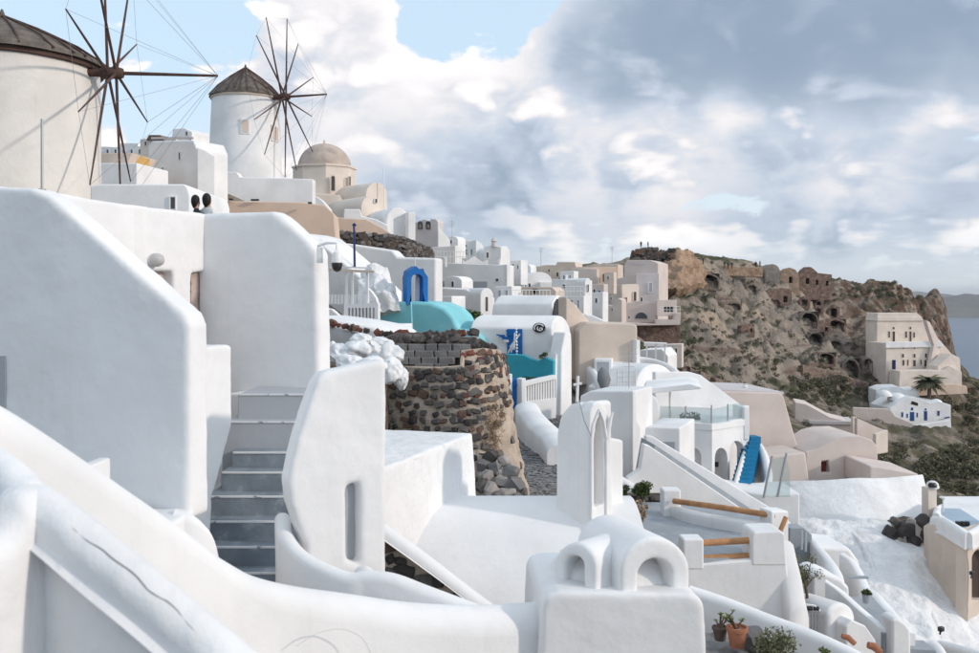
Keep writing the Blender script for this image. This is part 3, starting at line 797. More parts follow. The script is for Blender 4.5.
# ------------------------------------------------------------------ window / door helpers
def win(root, fr, x0, x1, y0, y1, ar=False, pane=None, frame=None, k=.16, proud=.05, name='window', sk=0.0):
    pane = pane or PANE; frame = frame or WHITE
    w = (x1 - x0) * k; h = min(w, (y1 - y0) * k)
    if ar:
        o_, i_ = arch(x0, x1, y0, y1, None, 10, sk), arch(x0 + w, x1 - w, y0 + w, y1 - h * .3, None, 10, sk)
    else:
        o_ = [(x0, y1), (x1, y1 + sk), (x1, y0 + sk), (x0, y0)]; i_ = [(x0 + w, y1 - h), (x1 - w, y1 - h + sk), (x1 - w, y0 + h + sk), (x0 + w, y0 + h)]
    f = slab(name, fr, o_, frame, root, holes=[i_], thick=proud + .03, off=proud, smooth=None)
    slab('pane', fr, i_, pane, f, thick=.03, off=.012, smooth=None)
    return f
def solid_door(root, fr, x0, x1, y0, y1, m, ar=False, name='door', proud=.03):
    return slab(name, fr, arch(x0, x1, y0, y1, None, 10) if ar else rect(x0, x1, y0, y1), m, root, thick=.05, off=proud, smooth=None)
def house(name, label, px, d, yaw, outline, m, depth=5.0, bevel=.06, cat='house', group=None, pb=None, wall='walls'):
    """outline in pixels on the front plane, run back into a solid"""
    ys = max(p[1] for p in outline)
    yaw = yaw - 8 if yaw < 0 else yaw
    r = T(name, W(px, ys, d), label, cat, group)
    fr = plane(px, d, yaw)
    slab(wall, fr, outline, m, r, thick=depth, bevel=bevel, seg=2)
    return r, fr
def slats(root, fr, xs, y0, y1, w, m, name='slat', off=0.0, sk=0.0, thick=.03):
    for i, x_ in enumerate(xs):
        s = sk * i
        slab(name, fr, [(x_ - w / 2, y1 + s), (x_ + w / 2, y1 + s), (x_ + w / 2, y0 + s), (x_ - w / 2, y0 + s)], m, root, thick=thick, off=off, smooth=None)
# ------------------------------------------------------------------ foliage
def leaves(rng, c, rad, n, size, flat=1.0, shell=.55, rt=.42):
    V, Fc = [], []
    for _ in range(n):
        while True:
            q = Vector((rng.uniform(-1, 1), rng.uniform(-1, 1), rng.uniform(-1, 1)))
            if shell < q.length < 1: break
        p = Vector(c) + Vector((q.x * rad[0], q.y * rad[1], q.z * rad[2]))
        a = Vector((rng.gauss(0, 1), rng.gauss(0, 1), rng.gauss(0, 1) * flat)).normalized()
        b = a.orthogonal().normalized()
        b = (Matrix.Rotation(rng.uniform(0, 6.28), 3, a) @ b)
        s = size * rng.uniform(.6, 1.3)
        c2 = a.cross(b)
        k = len(V)
        V += [p - b * s, p + c2 * s * rt, p + b * s, p - c2 * s * rt]
        Fc.append((k, k + 1, k + 2, k + 3))
    return V, Fc
def bush(name, label, c, rad, n, size, m, group=None, seed=1, cat='bush', clumps=7, stems=True, rt=.42):
    rng = random.Random(seed)
    c = Vector(c)
    r = T(name, c - Vector((0, 0, rad[2])), label, cat, group)
    ds = []
    for k in range(clumps):
        o_ = Vector((rng.uniform(-.6, .6) * rad[0], rng.uniform(-.6, .6) * rad[1], rng.uniform(-.55, .55) * rad[2]))
        f = rng.uniform(.42, .62)
        ds.append(leaves(rng, c + o_, [q * f for q in rad], n // clumps, size, 1, .35, rt))
    V, Fc = join(ds)
    build('foliage', V, Fc, m, r, fix=False)
    if stems:
        ds = []
        for k in range(6):
            e_ = c + Vector((rng.uniform(-.6, .6) * rad[0], rng.uniform(-.6, .6) * rad[1], rng.uniform(0, .5) * rad[2]))
            b0 = c - Vector((rng.uniform(-.1, .1), rng.uniform(-.1, .1), rad[2]))
            ds.append(tube_data([b0, (b0 + e_) / 2 + Vector((0, 0, .1 * rad[2])), e_], [rad[0] * .05, rad[0] * .035, rad[0] * .012], 5))
        build('stem', *join(ds), mat('bark', (.13, .095, .07), bump=.5, bsc=30), r, 50)
    return r
# ------------------------------------------------------------------ round stone wall in the middle
rng = random.Random(11)
t_ = T('round_stone_wall', W(450, 480, 21), 'curved mortared lava stone wall holding up the old terrace', 'wall')
Gw = [[(374, 368, 22.2), (405, 369, 21.6), (440, 370, 21.2), (462, 368, 21.0), (484, 360, 21.2), (499, 355, 22.0), (505, 354, 23.6)],
      [(374, 410, 22.0), (405, 411, 21.4), (440, 412, 21.0), (466, 412, 20.8), (489, 408, 21.0), (505, 402, 21.8), (511, 400, 23.6)],
      [(374, 450, 21.8), (405, 452, 21.2), (440, 455, 20.8), (470, 458, 20.5), (498, 456, 20.7), (514, 450, 21.6), (519, 446, 23.6)],
      [(374, 505, 21.4), (405, 508, 20.9), (440, 510, 20.5), (476, 512, 20.1), (507, 510, 20.2), (524, 498, 21.2), (529, 490, 23.6)]]
patch('mortar_face', Gw, 70, 50, MORTAR, t_, amp=.10, sc=2.2, thick=1.2)
stones_on(t_, Gw, 16, 20, .18, .132, .15, [(0, 5), (1, 6), (2, 3)], rng, skip=lambda u, v, r: (u > .60 and v > .35 and r.random() < .62) or (v > .66 and u > .45 and r.random() < .5))
stones_on(t_, [r[3:] for r in Gw[:2]], 4, 7, .17, .13, .13, [(3, 5), (2, 3), (0, 2)], rng, skip=lambda u, v, r: v > .8)
tube('rim', [W(374, 368, 22.2), W(405, 369, 21.65), W(440, 370, 21.25), W(462, 368, 21.05), W(463, 353, 21.6), W(484, 351, 21.6), W(499, 353, 22.1)], .07, MORTAR, t_, 7)
Gb = [[(462, 353, 21.5), (484, 350, 21.6), (500, 352, 22.2)], [(462, 372, 21.1), (484, 370, 21.3), (500, 368, 22.0)]]
patch('bastion_face', Gb, 16, 10, MORTAR, t_, amp=.06, sc=2.5, thick=.8)
stones_on(t_, Gb, 3, 5, .19, .14, .13, [(3, 4), (2, 3), (0, 2)], rng)
# upper retaining wall of squared grey blocks
t_ = T('grey_block_wall', W(430, 372, 23), 'short wall of squared grey stone blocks above the round wall', 'wall')
slab('backing', plane(430, 23.6, 0), [(385, 376), (498, 376), (494, 352), (480, 343), (440, 338), (385, 335)], DRUBBLE, t_, thick=2.5, bevel=.1)
y = 344
for j in range(4):
    x_ = 396 + (j % 2) * 5 + rng.uniform(-2, 2)
    while x_ < 456:
        w = rng.uniform(11, 20); h = 6.6
        if rng.random() < .9:
            p = W(x_ + w / 2, y + h / 2, 23.3 - j * .12)
            stone('block', t_, p, (w * .93 * 23.3 / F, .35, h * 1.05 * 23.3 / F), (0, -1, 0), 6, rng.uniform(-.03, .03), rng)
        x_ += w
    y += 6.6
for k in range(110):
    x_ = rng.choice((rng.uniform(388, 400), rng.uniform(452, 494), rng.uniform(400, 455)))
    yy = rng.uniform(336, 343) if 400 < x_ < 455 else rng.uniform(338 + max(0, (x_ - 455) * .22), 352)
    s = rng.uniform(.09, .2)
    stone('rubble', t_, W(x_, yy, 23.45), (s * 1.3, s, s), (0, -1, 0), rng.choice((0, 0, 1)), rng.uniform(-1, 1), rng)
# red stones set along the coping
t_ = T('low_terrace_wall', W(400, 345, 26), 'low grey wall with red lava stones set along its top', 'wall')
sweep('coping_wall', [(312, 322, 27.5), (345, 329, 26.8), (385, 337, 26.0), (430, 338, 25.6), (478, 336, 25.5)], .3, mat('grey_lime_render', (.50, .49, .49), var=.12, bump=.4), t_, drop=1.4, n=6)
for k in range(34):
    f = k / 33 + rng.uniform(-.01, .01)
    P = crom([W(312, 320, 27.4), W(345, 327.5, 26.7), W(385, 335, 25.9), W(430, 336, 25.5), W(476, 334, 25.4)], 30)
    p = P[max(0, min(120, int(f * 120)))]
    s = rng.uniform(.10, .22)
    if rng.random() < .85: stone('coping_stone', t_, p + Vector((0, -.05, s * .25)), (s * 1.25, s, s), (0, -1, 0), rng.choice((3, 3, 2, 0)), rng.uniform(-1, 1), rng)
# white render apron right of it, sloping down to the church
t_, fr = house('roof_ramp', 'white sloping ramp beside the turquoise church roof', 340, 30, -14, [(300, 345), (385, 350), (385, 336), (372, 327), (340, 321), (300, 316)], WHITE, 2.5, .15, 'ramp')
# plastic sacks of lime
SK = [(342, 352, 20, 19, 14), (358, 346, 20, 16, 12), (374, 350, 21, 20, 14), (390, 353, 20.4, 16, 15), (350, 362, 17, 16, 12), (371, 364, 17, 20, 13), (391, 367, 19, 15, 16), (334, 346, 20.5, 11, 9), (400, 376, 19.2, 10, 14), (362, 337, 20.9, 13, 8), (383, 341, 21.2, 14, 8)]
SKL = ['white crumpled sack of the heap behind the bright stair wall'] * len(SK)
for i, (px, py_, d, w, h) in enumerate(SK):
    bm = bmesh.new(); bmesh.ops.create_icosphere(bm, subdivisions=4, radius=1)
    c = W(px, py_ + 3, d + .6); V = []
    for v in bm.verts:
        q = v.co.copy(); f = 1.5 + .5 * noise.noise(q * .9 + Vector((i * 3, 0, 0))) - .55 * abs(noise.noise(q * 1.5 + Vector((0, i * 5, 0)))) - .25 * abs(noise.noise(q * 3.1 + Vector((0, i * 5, 7))))
        q = Vector((q.x * w * .62, q.y * w * .55, q.z * h * .62)) * (f * d / F)
        V.append(c + q)
    Fc = [tuple(v.index for v in f.verts) for f in bm.faces]; bm.free()
    o_ = build('plastic_sack', V, Fc, mat('white_plastic_sheet', (.78, .79, .80), rough=.4, var=.08, vsc=4, bump=.5, bsc=9, bdist=.03, spec=.4), None, 50)
    tag(o_, 'white crumpled plastic sack in the heap beside the stone wall', 'sack', 'heap of white sacks')
t_ = T('rubble_bank', W(362, 400, 21), 'rough stone bank carrying the heap of white sacks', 'bank')
slab('bank', plane(362, 19.6, -6), [(318, 470), (372, 470), (372, 374), (368, 370), (345, 368), (318, 364)], DRUBBLE, t_, thick=1.6, bevel=.12)
# rubble rocks at the wall foot
for i, (px, py_, s) in enumerate(((490, 458, 15), (505, 462, 13), (495, 470, 14), (510, 474, 16), (488, 478, 13), (502, 482, 15), (516, 487, 17), (492, 490, 14), (508, 495, 16), (484, 466, 12), (498, 500, 14), (519, 500, 13), (481, 486, 12), (487, 499, 13), (512, 482, 12), (500, 474, 10), (523, 494, 10), (482, 476, 10))):
    p = W(px, py_, 19.3 + (505 - py_) * .022)
    o_ = stone('boulder', None, p, (s * .021, s * .019, s * .0175), (rng.uniform(-.6, .6), -1, rng.uniform(-.3, .3)), 0 if i == 0 else rng.choice((5, 5, 4, 1)), rng.uniform(-1.5, 1.5), rng)
    tag(o_, 'black boulder topping the rubble pile by the cobbled lane' if i == 0 else 'grey boulder in the rubble pile beside the cobbled lane', 'boulder', None if i == 0 else 'rubble pile at the stone wall')
bush('dry_grass', 'dry brown grass growing on the round stone wall face', W(488, 432, 20.75), (.36, .2, .75), 900, .11, DRY, None, 5, 'grass', 12, False, .07)
# cobbled lane
t_ = T('cobbled_lane', W(540, 505, 28), 'grey cobbled lane climbing beside the stone wall to the blue gate', 'path')
Gp = [[(520, 408, 43), (545, 408, 43), (600, 412, 44)], [(512, 430, 37), (540, 436, 35), (575, 436, 35)], [(505, 470, 27), (535, 474, 26.5), (575, 474, 26.5)], [(495, 515, 21.5), (535, 518, 21), (575, 518, 21)]]
patch('bed', Gp, 20, 40, GROUT, t_, amp=.05, sc=2, thick=.6)
Gpw = [[W(*p) for p in r] for r in Gp]
base = STM[1][0]
cm = [stone_mesh(300 + k) for k in range(4)]
ds = []
for j in range(64):
    for i in range(20):
        u = (i + .5 + rng.uniform(-.3, .3) + (j % 2) * .5) / 20.5; v = (j + .5 + rng.uniform(-.3, .3)) / 64
        p = gridpt(Gpw, min(1, u), v)
        s = rng.uniform(.07, .13); me = rng.choice(cm); M = Matrix.Rotation(rng.uniform(0, 6.3), 3, 'Z')
        ds.append(([p + M @ Vector((q.co.x * s * 1.5, q.co.y * s * 1.2, q.co.z * .07)) for q in me.vertices], [tuple(f.vertices) for f in me.polygons]))
o_ = build('cobbles', *join(ds), COBBLE, t_, None, fix=False); o_['kind'] = 'stuff'
for (y_, x0, x1, d) in ((418, 512, 548, 41), (431, 516, 552, 38), (456, 520, 560, 30)):
    box('riser', W((x0 + x1) / 2, y_ + 2, d), ((x1 - x0) * d / F, .4, .25), mat('dark_step_stone', (.13, .125, .12), bump=.7), t_, bevel=.03)
# ------------------------------------------------------------------ house with the blue door and round emblem
d0 = 42.0
t_ = T('blue_door_house', W(552, 400, d0), 'shaded white vaulted house with blue door and round black emblem', 'house')
fe = plane(552, d0, 74); fs = plane(552, d0, -16)
slab('vaulted_body', fe, [(552, 430), (572, 430)] + [(572 - .2, 345), (571.4, 335), (569.5, 326), (566.5, 320), (563, 316.5), (559.5, 315.5), (556.5, 318), (554, 322), (552.4, 328)], WHITE, t_, thick=3.7, bevel=.10, seg=2)
dr = slab('door', fs, rect(507, 522, 329, 357), BLUE, t_, thick=.05, off=.04, smooth=None)
for (a, b) in (((508, 353), (516, 339)), ((516, 339), (511, 352.5)), ((510, 347), (520, 334)), ((514, 350), (514.6, 333))):
    tube('painted_mark', [on(fs, *a, .06), on(fs, *b, .06)], .035, WHITE, dr, 6)
sw = T('wind_chime', on(fs, 508, 345), 'blue and white hanging ornament left of the blue door', 'ornament')
for (x_, y_, s, m_) in ((502, 336, .11, BLUE), (505, 338, .12, BLUE), (506, 341, .10, WHITE), (509, 334, .10, BLUE), (498, 335, .06, BLUE), (508, 331, .08, BLUE)):
    c = on(fs, x_, y_, .12)
    V, Fc = boxv(c, (s * 2.2, .05, s), R(-16)); build('petal', V, Fc, m_, sw, None)
for (x_, y_) in ((516, 330), (516, 356)): pass
ch = T('bead_chain', on(fs, 516, 380), 'white bead string hanging down over the blue door', 'bead string')
for k in range(16):
    c = on(fs, 516.2 + k * .08, 329 + k * 3.2, .35)
    V, Fc = tube_data([c + Vector((0, 0, .05)), c + Vector((0, 0, .02)), c - Vector((0, 0, .02)), c - Vector((0, 0, .05))], [.015, .05, .05, .015], 8)
    build('bead', V, Fc, WHITE, ch, 60)
tube('string', [on(fs, 516.2, 327, .35), on(fs, 517.4, 378, .35)], .012, WHITE, ch, 5)
em = T('round_emblem', on(fs, 539, 334), 'black oval emblem with white swirl on the shaded house wall', 'sign')
cc = (539, 327.8)
def ell(rx, ry, a0, a1, n, dx=0, dy=0): return [(cc[0] + dx + rx * math.cos(R(a0 + (a1 - a0) * k / n)), cc[1] + dy + ry * math.sin(R(a0 + (a1 - a0) * k / n))) for k in range(n + 1)]
slab('disc', fs, ell(6.2, 5.0, 0, 345, 23), BLACK, em, thick=.06, off=.07, smooth=None)
tube('swirl', [on(fs, *p, .08) for p in ell(4.6, 3.6, 150, 340, 14)], .028, WHITE, em, 6)
tube('swirl', [on(fs, *p, .08) for p in ell(2.6, 2.2, 20, 230, 12, .8, .6)], .028, WHITE, em, 6)
tube('swirl', [on(fs, *p, .08) for p in ell(1.3, 1.4, 160, 400, 10, 2.0, 1.4)], .024, WHITE, em, 6)
for (x0, x1, y0, y1) in ((554.6, 556.4, 336, 347), (561.5, 564, 334, 344), (558, 560, 350, 352)): win(t_, fe, x0, x1, y0, y1, False, PANEB, WHITE, .12, .06)
slab('buttress', plane(561, 41, 60), [(561, 425), (572, 425), (571.5, 333), (566, 332), (562, 352)], WHITE, t_, thick=.6, bevel=.08)
slab('buttress', plane(553.5, 41, 40), [(553, 430), (560, 430), (560, 362), (557, 352), (554, 366)], WHITE, t_, thick=.6, bevel=.08)
# turquoise yard wall
t_ = T('turquoise_yard', W(530, 385, 41), 'deep turquoise yard wall below the blue door', 'wall')
ft = plane(530, 41.0, -16)
slab('wall_panel', ft, [(509, 388), (553.5, 388), (553.5, 361), (545, 357.5), (538, 361), (531, 359), (524, 355), (505, 354), (505, 362), (509, 366)], TEAL, t_, thick=.4, bevel=.04)
slab('front_parapet', plane(530, 39.6, -10), [(513, 395), (551, 388), (551, 376), (513, 380)], TEAL, t_, thick=.3, bevel=.04)
bush('planter_bush', 'small olive bush on the turquoise yard wall', W(544.5, 355, 40.8), (.23, .2, .16), 260, .04, LEAF, None, 8, 'bush', 5, False)
bush('planter_bush', 'low green creeper behind the white balustrade', W(531, 378, 39.3), (.35, .2, .1), 200, .045, LEAF, None, 9, 'bush', 5, False)
# balustrade + gate
t_ = T('balustrade', W(540, 405, 37), 'white balustrade with narrow slots beside the blue gate', 'balustrade')
fb2 = plane(525, 38.0, 28)
slab('lower_wall', fb2, [(524, 424), (556, 418), (556, 398), (524, 402)], WHITE, t_, thick=.3, bevel=.02)
slab('top_rail', fb2, [(524, 387), (556, 379), (556, 375), (524, 382)], WHITE, t_, thick=.28, off=.02, bevel=.02)
for k in range(12):
    x_ = 526 + k * 2.55; slab('slat', fb2, [(x_ - .75, 403 - k * .35), (x_ + .75, 403 - k * .35), (x_ + .75, 386 - k * .62), (x_ - .75, 386 - k * .62)], WHITE, t_, thick=.16, off=-.05, smooth=None)
slab('end_post', fb2, [(521.5, 428), (526, 428), (526, 378), (521.5, 379)], WHITE, t_, thick=.4, off=.05, bevel=.03)
slab('back_panel', fb2, [(524, 405), (556, 398), (556, 380), (524, 387)], SHUT, t_, thick=.05, off=-.3)
t_ = T('blue_gate', W(517, 420, 38), 'bright blue plank gate in the white gate posts', 'gate')
fg = plane(517, 38.2, 24)
for k in range(4): slab('plank', fg, rect(512.6 + k * 2.45, 514.85 + k * 2.45, 378, 418), BLUE, t_, thick=.05, off=.01 * (k % 2), smooth=None)
slab('post', fg, rect(509.5, 512.4, 374, 421), WHITE, t_, thick=.25, off=.06, bevel=.02)
slab('crossbar', fg, rect(512.6, 522.3, 384, 386), BLUE, t_, thick=.05, off=.05, smooth=None)
slab('crossbar', fg, rect(512.6, 522.3, 408, 410), BLUE, t_, thick=.05, off=.05, smooth=None)
# lane-side parapet and angled wall
t_ = T('lane_parapet', W(550, 440, 33), 'thick white parapet bending along the cobbled lane below the balustrade', 'parapet')
sweep('coping_wall', [(527, 402, 36.5), (531, 410, 34.5), (542, 422, 32), (556, 434, 29.5), (563, 445, 28)], .9, WHITE, t_, drop=1.9, n=6, rnd=.5)
# ------------------------------------------------------------------ turquoise church roof and blue belfry
t_, fr = house('turquoise_church', 'low church with rounded turquoise roof below blue belfry', 415, 44, -12, [(376, 352), (462, 352), (459, 330), (452, 316), (444, 308), (430, 302.5), (410, 301), (392, 302), (381, 306), (377, 312)], TURQ, 2.6, .35, 'church', wall='roof')
slab('side_roof', plane(470, 42.5, -10), [(452, 352), (488, 352), (486, 340), (478, 333), (466, 330), (452, 329)], TURQ, t_, thick=2.5, bevel=.25, seg=3)
tube('drain_pipe', [W(411, 302, 43.6), W(412, 330, 43.2), W(414, 345, 43)], .04, TURQ, t_, 6)
t_ = T('blue_belfry', W(416, 303, 44.5), 'bright blue two-pillared belfry arch on the turquoise church', 'belfry')
fr = plane(416, 44.2, 22)
slab('arch_wall', fr, [(407, 305), (428, 305), (428, 277), (424.5, 272), (423.5, 268.5), (421.5, 271), (416, 266), (409, 270.5), (406.5, 277)], BLUE, t_, holes=[arch(411.5, 423, 274, 304.9, 5, 10)], thick=.75, bevel=.04)
slab('side_pier', plane(404, 44.6, 0), rect(401.5, 407.5, 274, 305), WHITE, t_, thick=.9, bevel=.05)
slab('rear_pier', fr, rect(416, 421, 276, 304), WHITE, t_, thick=.1, off=-.5)
tube('finial', [on(fr, 415, 268, -.3), on(fr, 415, 258, -.3)], .02, WHITE, t_, 6)
# ------------------------------------------------------------------ pergola terrace with picket fence
t_, fr = house('pergola_terrace', 'white pergola terrace with picket fence behind the wall end', 350, 34, -8, [(312, 345), (377, 345), (377, 326), (312, 326)], WHITE, 3.5, .05, 'terrace')
slab('balustrade_wall', fr, [(344, 332), (378, 332), (378, 303), (344, 304)], WHITE, t_, holes=[rect(348 + k * 3.5, 349.9 + k * 3.5, 308, 321) for k in range(8)], thick=.2, off=.05)
slab('balustrade_back', fr, rect(346, 377, 306, 324), SHUT, t_, thick=.04, off=-.25)
slab('side_wall', fr, [(316, 345), (346, 345), (346, 330), (340, 316), (332, 309), (316, 306)], WHITE, t_, thick=.2, off=.25, bevel=.05)
slab('rear_curve', fr, [(366, 305), (378, 305), (376, 298), (371, 291), (366, 287)], WHITE, t_, thick=.2, off=-.5, bevel=.03)
slats(t_, fr, [322 + k * 3.3 for k in range(15)], 294.5, 304, 2.0, WHITE, 'picket', -.3)
slab('picket_rail', fr, rect(320, 371, 299, 300.5), WHITE, t_, thick=.03, off=-.34, smooth=None)
for x_ in (323, 345, 351, 366): slab('post', fr, rect(x_, x_ + 2.0, 270, 305), PLAST, t_, thick=.08, off=-.1)
slab('beam', fr, [(319, 271), (374, 273), (374, 270.5), (319, 268)], TANP, t_, thick=.1, off=.0)
slab('beam', fr, [(321, 267), (372, 269), (372, 267.5), (321, 265.5)], WHITE, t_, thick=.1, off=-2.5)
# ------------------------------------------------------------------ wooden-rail terrace (right of the bell gable)
t_ = T('timber_rail_terrace', W(735, 600, 22), 'grey-floored terrace with timber rails between white piers', 'terrace')
Gf = [[(618, 500, 31), (680, 505, 30.5), (775, 517, 29.6)], [(618, 560, 23.3), (690, 560, 23.2), (775, 555, 23.2)]]
V = [W(628, 511, 27.2), W(665, 508, 27.6), W(776, 530, 25.2), W(790, 545, 22.8), (W(755, 562, 22.0)), W(690, 566, 21.8), W(600, 562, 22.0)]
zf = -5.93
V = [Vector((v.x, v.y, zf)) for v in (W(612, 0, 28.2), W(668, 0, 28.2), W(780, 0, 26.0), W(786, 0, 22.5), W(692, 0, 22.0), W(600, 0, 22.5))]
k = len(V); V += [v - Vector((0, 0, .6)) for v in V]
build('floor', V, [tuple(range(k)), tuple(range(2 * k - 1, k - 1, -1))] + [(i, (i + 1) % k, (i + 1) % k + k, i + k) for i in range(k)], GREYP, t_, None)
fr = plane(700, 22.0, 2)
slab('front_wall', fr, [(684, 640), (798, 640), (795, 605), (790, 585), (786, 560), (750, 560), (703, 564), (684, 564)], WHITE, t_, thick=.6, bevel=.05, seg=3)
slab('pier', fr, rect(683, 704, 539, 570), WHITE, t_, thick=.5, off=.02, bevel=.05, seg=3)
slab('pier', fr, [(752, 566), (787, 566), (785, 534), (781, 531), (754, 532), (752, 536)], WHITE, t_, thick=.85, off=.02, bevel=.05, seg=3)
for (a, b) in ((538, 537), (553.5, 552.5)):
    V, Fc = tube_data([on(fr, 700, a + 5, -.25), on(fr, 755, b + 3, -.25)], .075, 10); build('rail', V, Fc, WOOD, t_, 50)
sweep('curved_parapet', [(668, 503, 26.8), (690, 510, 25.8), (720, 516, 25.05), (750, 520.5, 24.6), (780, 521.5, 24.5)], .3, WHITE, t_, zb=zf - .2, n=6, rnd=.4)
fr3 = plane(671, 26.4, 0)
slab('pier', fr3, rect(663, 681, 490, 530), WHITE, t_, thick=.5, bevel=.05, seg=3)
fr4 = plane(780, 24.3, 20)
slab('pier', fr4, rect(771, 789, 511, 545), WHITE, t_, thick=.5, bevel=.05, seg=3)
tube('rail', [W(674, 501, 26.3), W(725, 508, 25.0), W(776, 516, 24.3)], .075, WOOD, t_, 10)
tube('rail', [W(779, 534, 23.9), W(786, 517, 24.0)], .06, WOOD, t_, 8)
sweep('outer_flank', [(785, 540, 22.4), (790, 562, 22.2), (794, 585, 22.0), (799, 608, 21.8)], .5, WHITE, t_, drop=1.5, n=5)
slab('vent', fr, rect(785.5, 789, 600, 607), SHUT, t_, thick=.03, off=.02)
t_ = T('dark_stone_wall', W(645, 515, 27), 'low dark stone wall behind the grey terrace floor', 'wall')
slab('wall_panel', plane(645, 28.3, 0), [(614, 520), (666, 520), (666, 496), (614, 496)], DRUBBLE, t_, thick=.5, bevel=.05)
stones_on(t_, [[(614, 497, 28.3), (640, 497, 28.3), (665, 497, 28.3)], [(614, 518, 28.3), (640, 518, 28.3), (665, 518, 28.3)]], 3, 7, .22, .17, .12, [(0, 2), (1, 4), (4, 2)], rng)
bush('round_bush', 'rounded dark green bush on the low dark stone wall', W(640, 489, 28), (.37, .33, .24), 1500, .045, LEAF, None, 4, 'bush', 12, False)
bush('round_bush', 'small shaded bush left of the rounded dark green bush', W(622, 490, 28.2), (.25, .25, .2), 500, .045, LEAF, None, 14, 'bush', 8, False)
bush('dry_bush', 'dry brown bush beside the bell gable', W(631, 518, 24), (.42, .35, .48), 1500, .05, DRY, None, 6, 'bush', 12)
# ------------------------------------------------------------------ diagonal stair wall and shed door
t_ = T('diagonal_wall', W(700, 510, 31), 'long white diagonal stair wall below the arcaded house', 'wall')
fr = plane(645, 31, 6)
slab('front_wall', fr, [(622, 530), (780, 540), (772, 529), (757, 519), (650, 446), (644, 444), (640, 470), (628, 478)], WHITE, t_, thick=.35, bevel=.04, seg=3)
fr2 = plane(645, 33.2, 6)
slab('rear_wall', fr2, [(640, 520), (800, 540), (790, 522), (766, 505), (652, 436), (646, 436)], WHITE, t_, thick=.3, bevel=.04, seg=3)
slab('stair_slope', plane(645, 31.36, 6), [(640, 530), (790, 540), (770, 522), (655, 445)], GREYP, t_, thick=1.7)
t_, fr = house('white_shed', 'white cube with grey door above the diagonal wall', 660, 36, -14, [(640, 490), (680, 490), (680, 428), (646, 427), (640, 430)], WHITE, 3.0, .06, 'house')
solid_door(t_, fr, 654, 674.5, 442, 480, SHUT)
# ------------------------------------------------------------------ arcaded house with blue steps
t_ = T('arcaded_house', W(712, 490, 41), 'white arcaded house with glass balustrade terrace', 'house')
d0 = 41.0
fl_ = plane(712, d0, -18); frr = plane(712, d0, 40)
slab('front_wall', fl_, [(672, 520), (712.5, 520), (712.5, 426), (700, 423), (686, 421), (672, 420)], WHITE, t_, holes=[[(683.5, 466), (701, 469)] + arch(683.5, 701, 448, 470, 9, 12)[2:]], thick=.35, bevel=.03)
slab('niche_back', fl_, rect(680, 705, 444, 474), WHITE, t_, thick=.06, off=-.42)
slab('niche_ledge', fl_, [(682, 475), (712, 490), (712, 500), (682, 500)], WHITE, t_, thick=1.4, off=1.4, bevel=.04)
slab('side_wall', frr, [(712, 520), (749, 506), (749, 418), (735, 420), (712, 427)], WHITE, t_, holes=[[(715, 500), (727.5, 496)] + arch(715, 727.5, 448, 480, 10, 12)[2:], [(730, 492), (743.5, 488)] + arch(730, 743.5, 441, 470, 9, 12)[2:]], thick=.35, bevel=.03)
slab('arcade_back', frr, [(710, 515), (748, 505), (748, 430), (710, 435)], WHITE, t_, thick=.1, off=-1.3)
slab('wall_lantern', frr, rect(716.5, 718.6, 462, 467), BLACK, t_, thick=.12, off=-1.1)
zt = (HY - 424) * d0 / F
V = [W(660, 0, 41.8), W(712, 0, 40.9), W(749, 0, 42.6), W(749, 0, 48), W(655, 0, 48)]
V = [Vector((v.x, v.y, zt)) for v in V]; k = len(V); V += [v - Vector((0, 0, .25)) for v in V]
build('terrace_floor', V, [tuple(range(k)), tuple(range(2 * k - 1, k - 1, -1))] + [(i, (i + 1) % k, (i + 1) % k + k, i + k) for i in range(k)], WHITE, t_, None)
slab('rear_wall', plane(700, 46.5, 14), [(655, 470), (748, 470), (748, 411), (741, 405), (701, 375), (690, 372), (655, 372)], WHITE, t_, thick=.35, bevel=.05)
fe2 = plane(744, 42.6, 60)
slab('end_pier', plane(746, 42.4, 10), rect(744, 749.5, 407, 440), WHITE, t_, thick=1.2, bevel=.04)
# vault end left, canopy
slab('left_vault', plane(648, 40, 14), arch(642, 659, 395, 450, 12, 14), WHITE, t_, thick=4, bevel=.06)
cn = slab('canopy', plane(662, 40.6, -10), [(642, 394), (701, 389), (701, 387), (690, 384), (645, 389)], WHITE, t_, thick=4.2, bevel=.03)
tube('canopy_post', [on(fl_, 670, 421, -.2), on(fl_, 670, 392, -.2)], .05, PLAST, t_, 8)
gb = T('glass_balustrade', W(705, 424, 41), 'clear glass balustrade along the arcaded house terrace', 'balustrade')
for (a, b, c_, e_) in ((660, 685, 406, 420), (686.5, 711, 407, 423)):
    slab('pane', fl_, [(a, e_ + 1), (b, e_ + 1.5), (b, c_ + 1), (a, c_)], GLASS, gb, thick=.02, off=-.15, smooth=None)
for (a, b, c_, e_) in ((713, 727, 409, 424), (728.5, 744, 405, 420)):
    slab('pane', frr, [(a, e_), (b, e_ - 3), (b, c_ - 3), (a, c_)], GLASS, gb, thick=.02, off=-.15, smooth=None)
for (f_, x_, a, b) in ((fl_, 685.7, 406, 424), (fl_, 711.5, 405, 427), (frr, 727.8, 404, 424)):
    tube('post', [on(f_, x_, b, -.16), on(f_, x_, a, -.16)], .03, METAL, gb, 6)
pl = T('planter_box', W(688, 420, 42.5), 'long brown planter box on the glass terrace', 'planter')
box('trough', W(690, 418.5, 42.4), (.86, .22, .16), mat('brown_planter', (.12, .07, .055), bump=.2), pl, bevel=.01)
V, Fc = leaves(random.Random(3), W(690, 415, 42.4), (.45, .12, .14), 160, .06); build('foliage', V, Fc, LEAF, pl, fix=False)
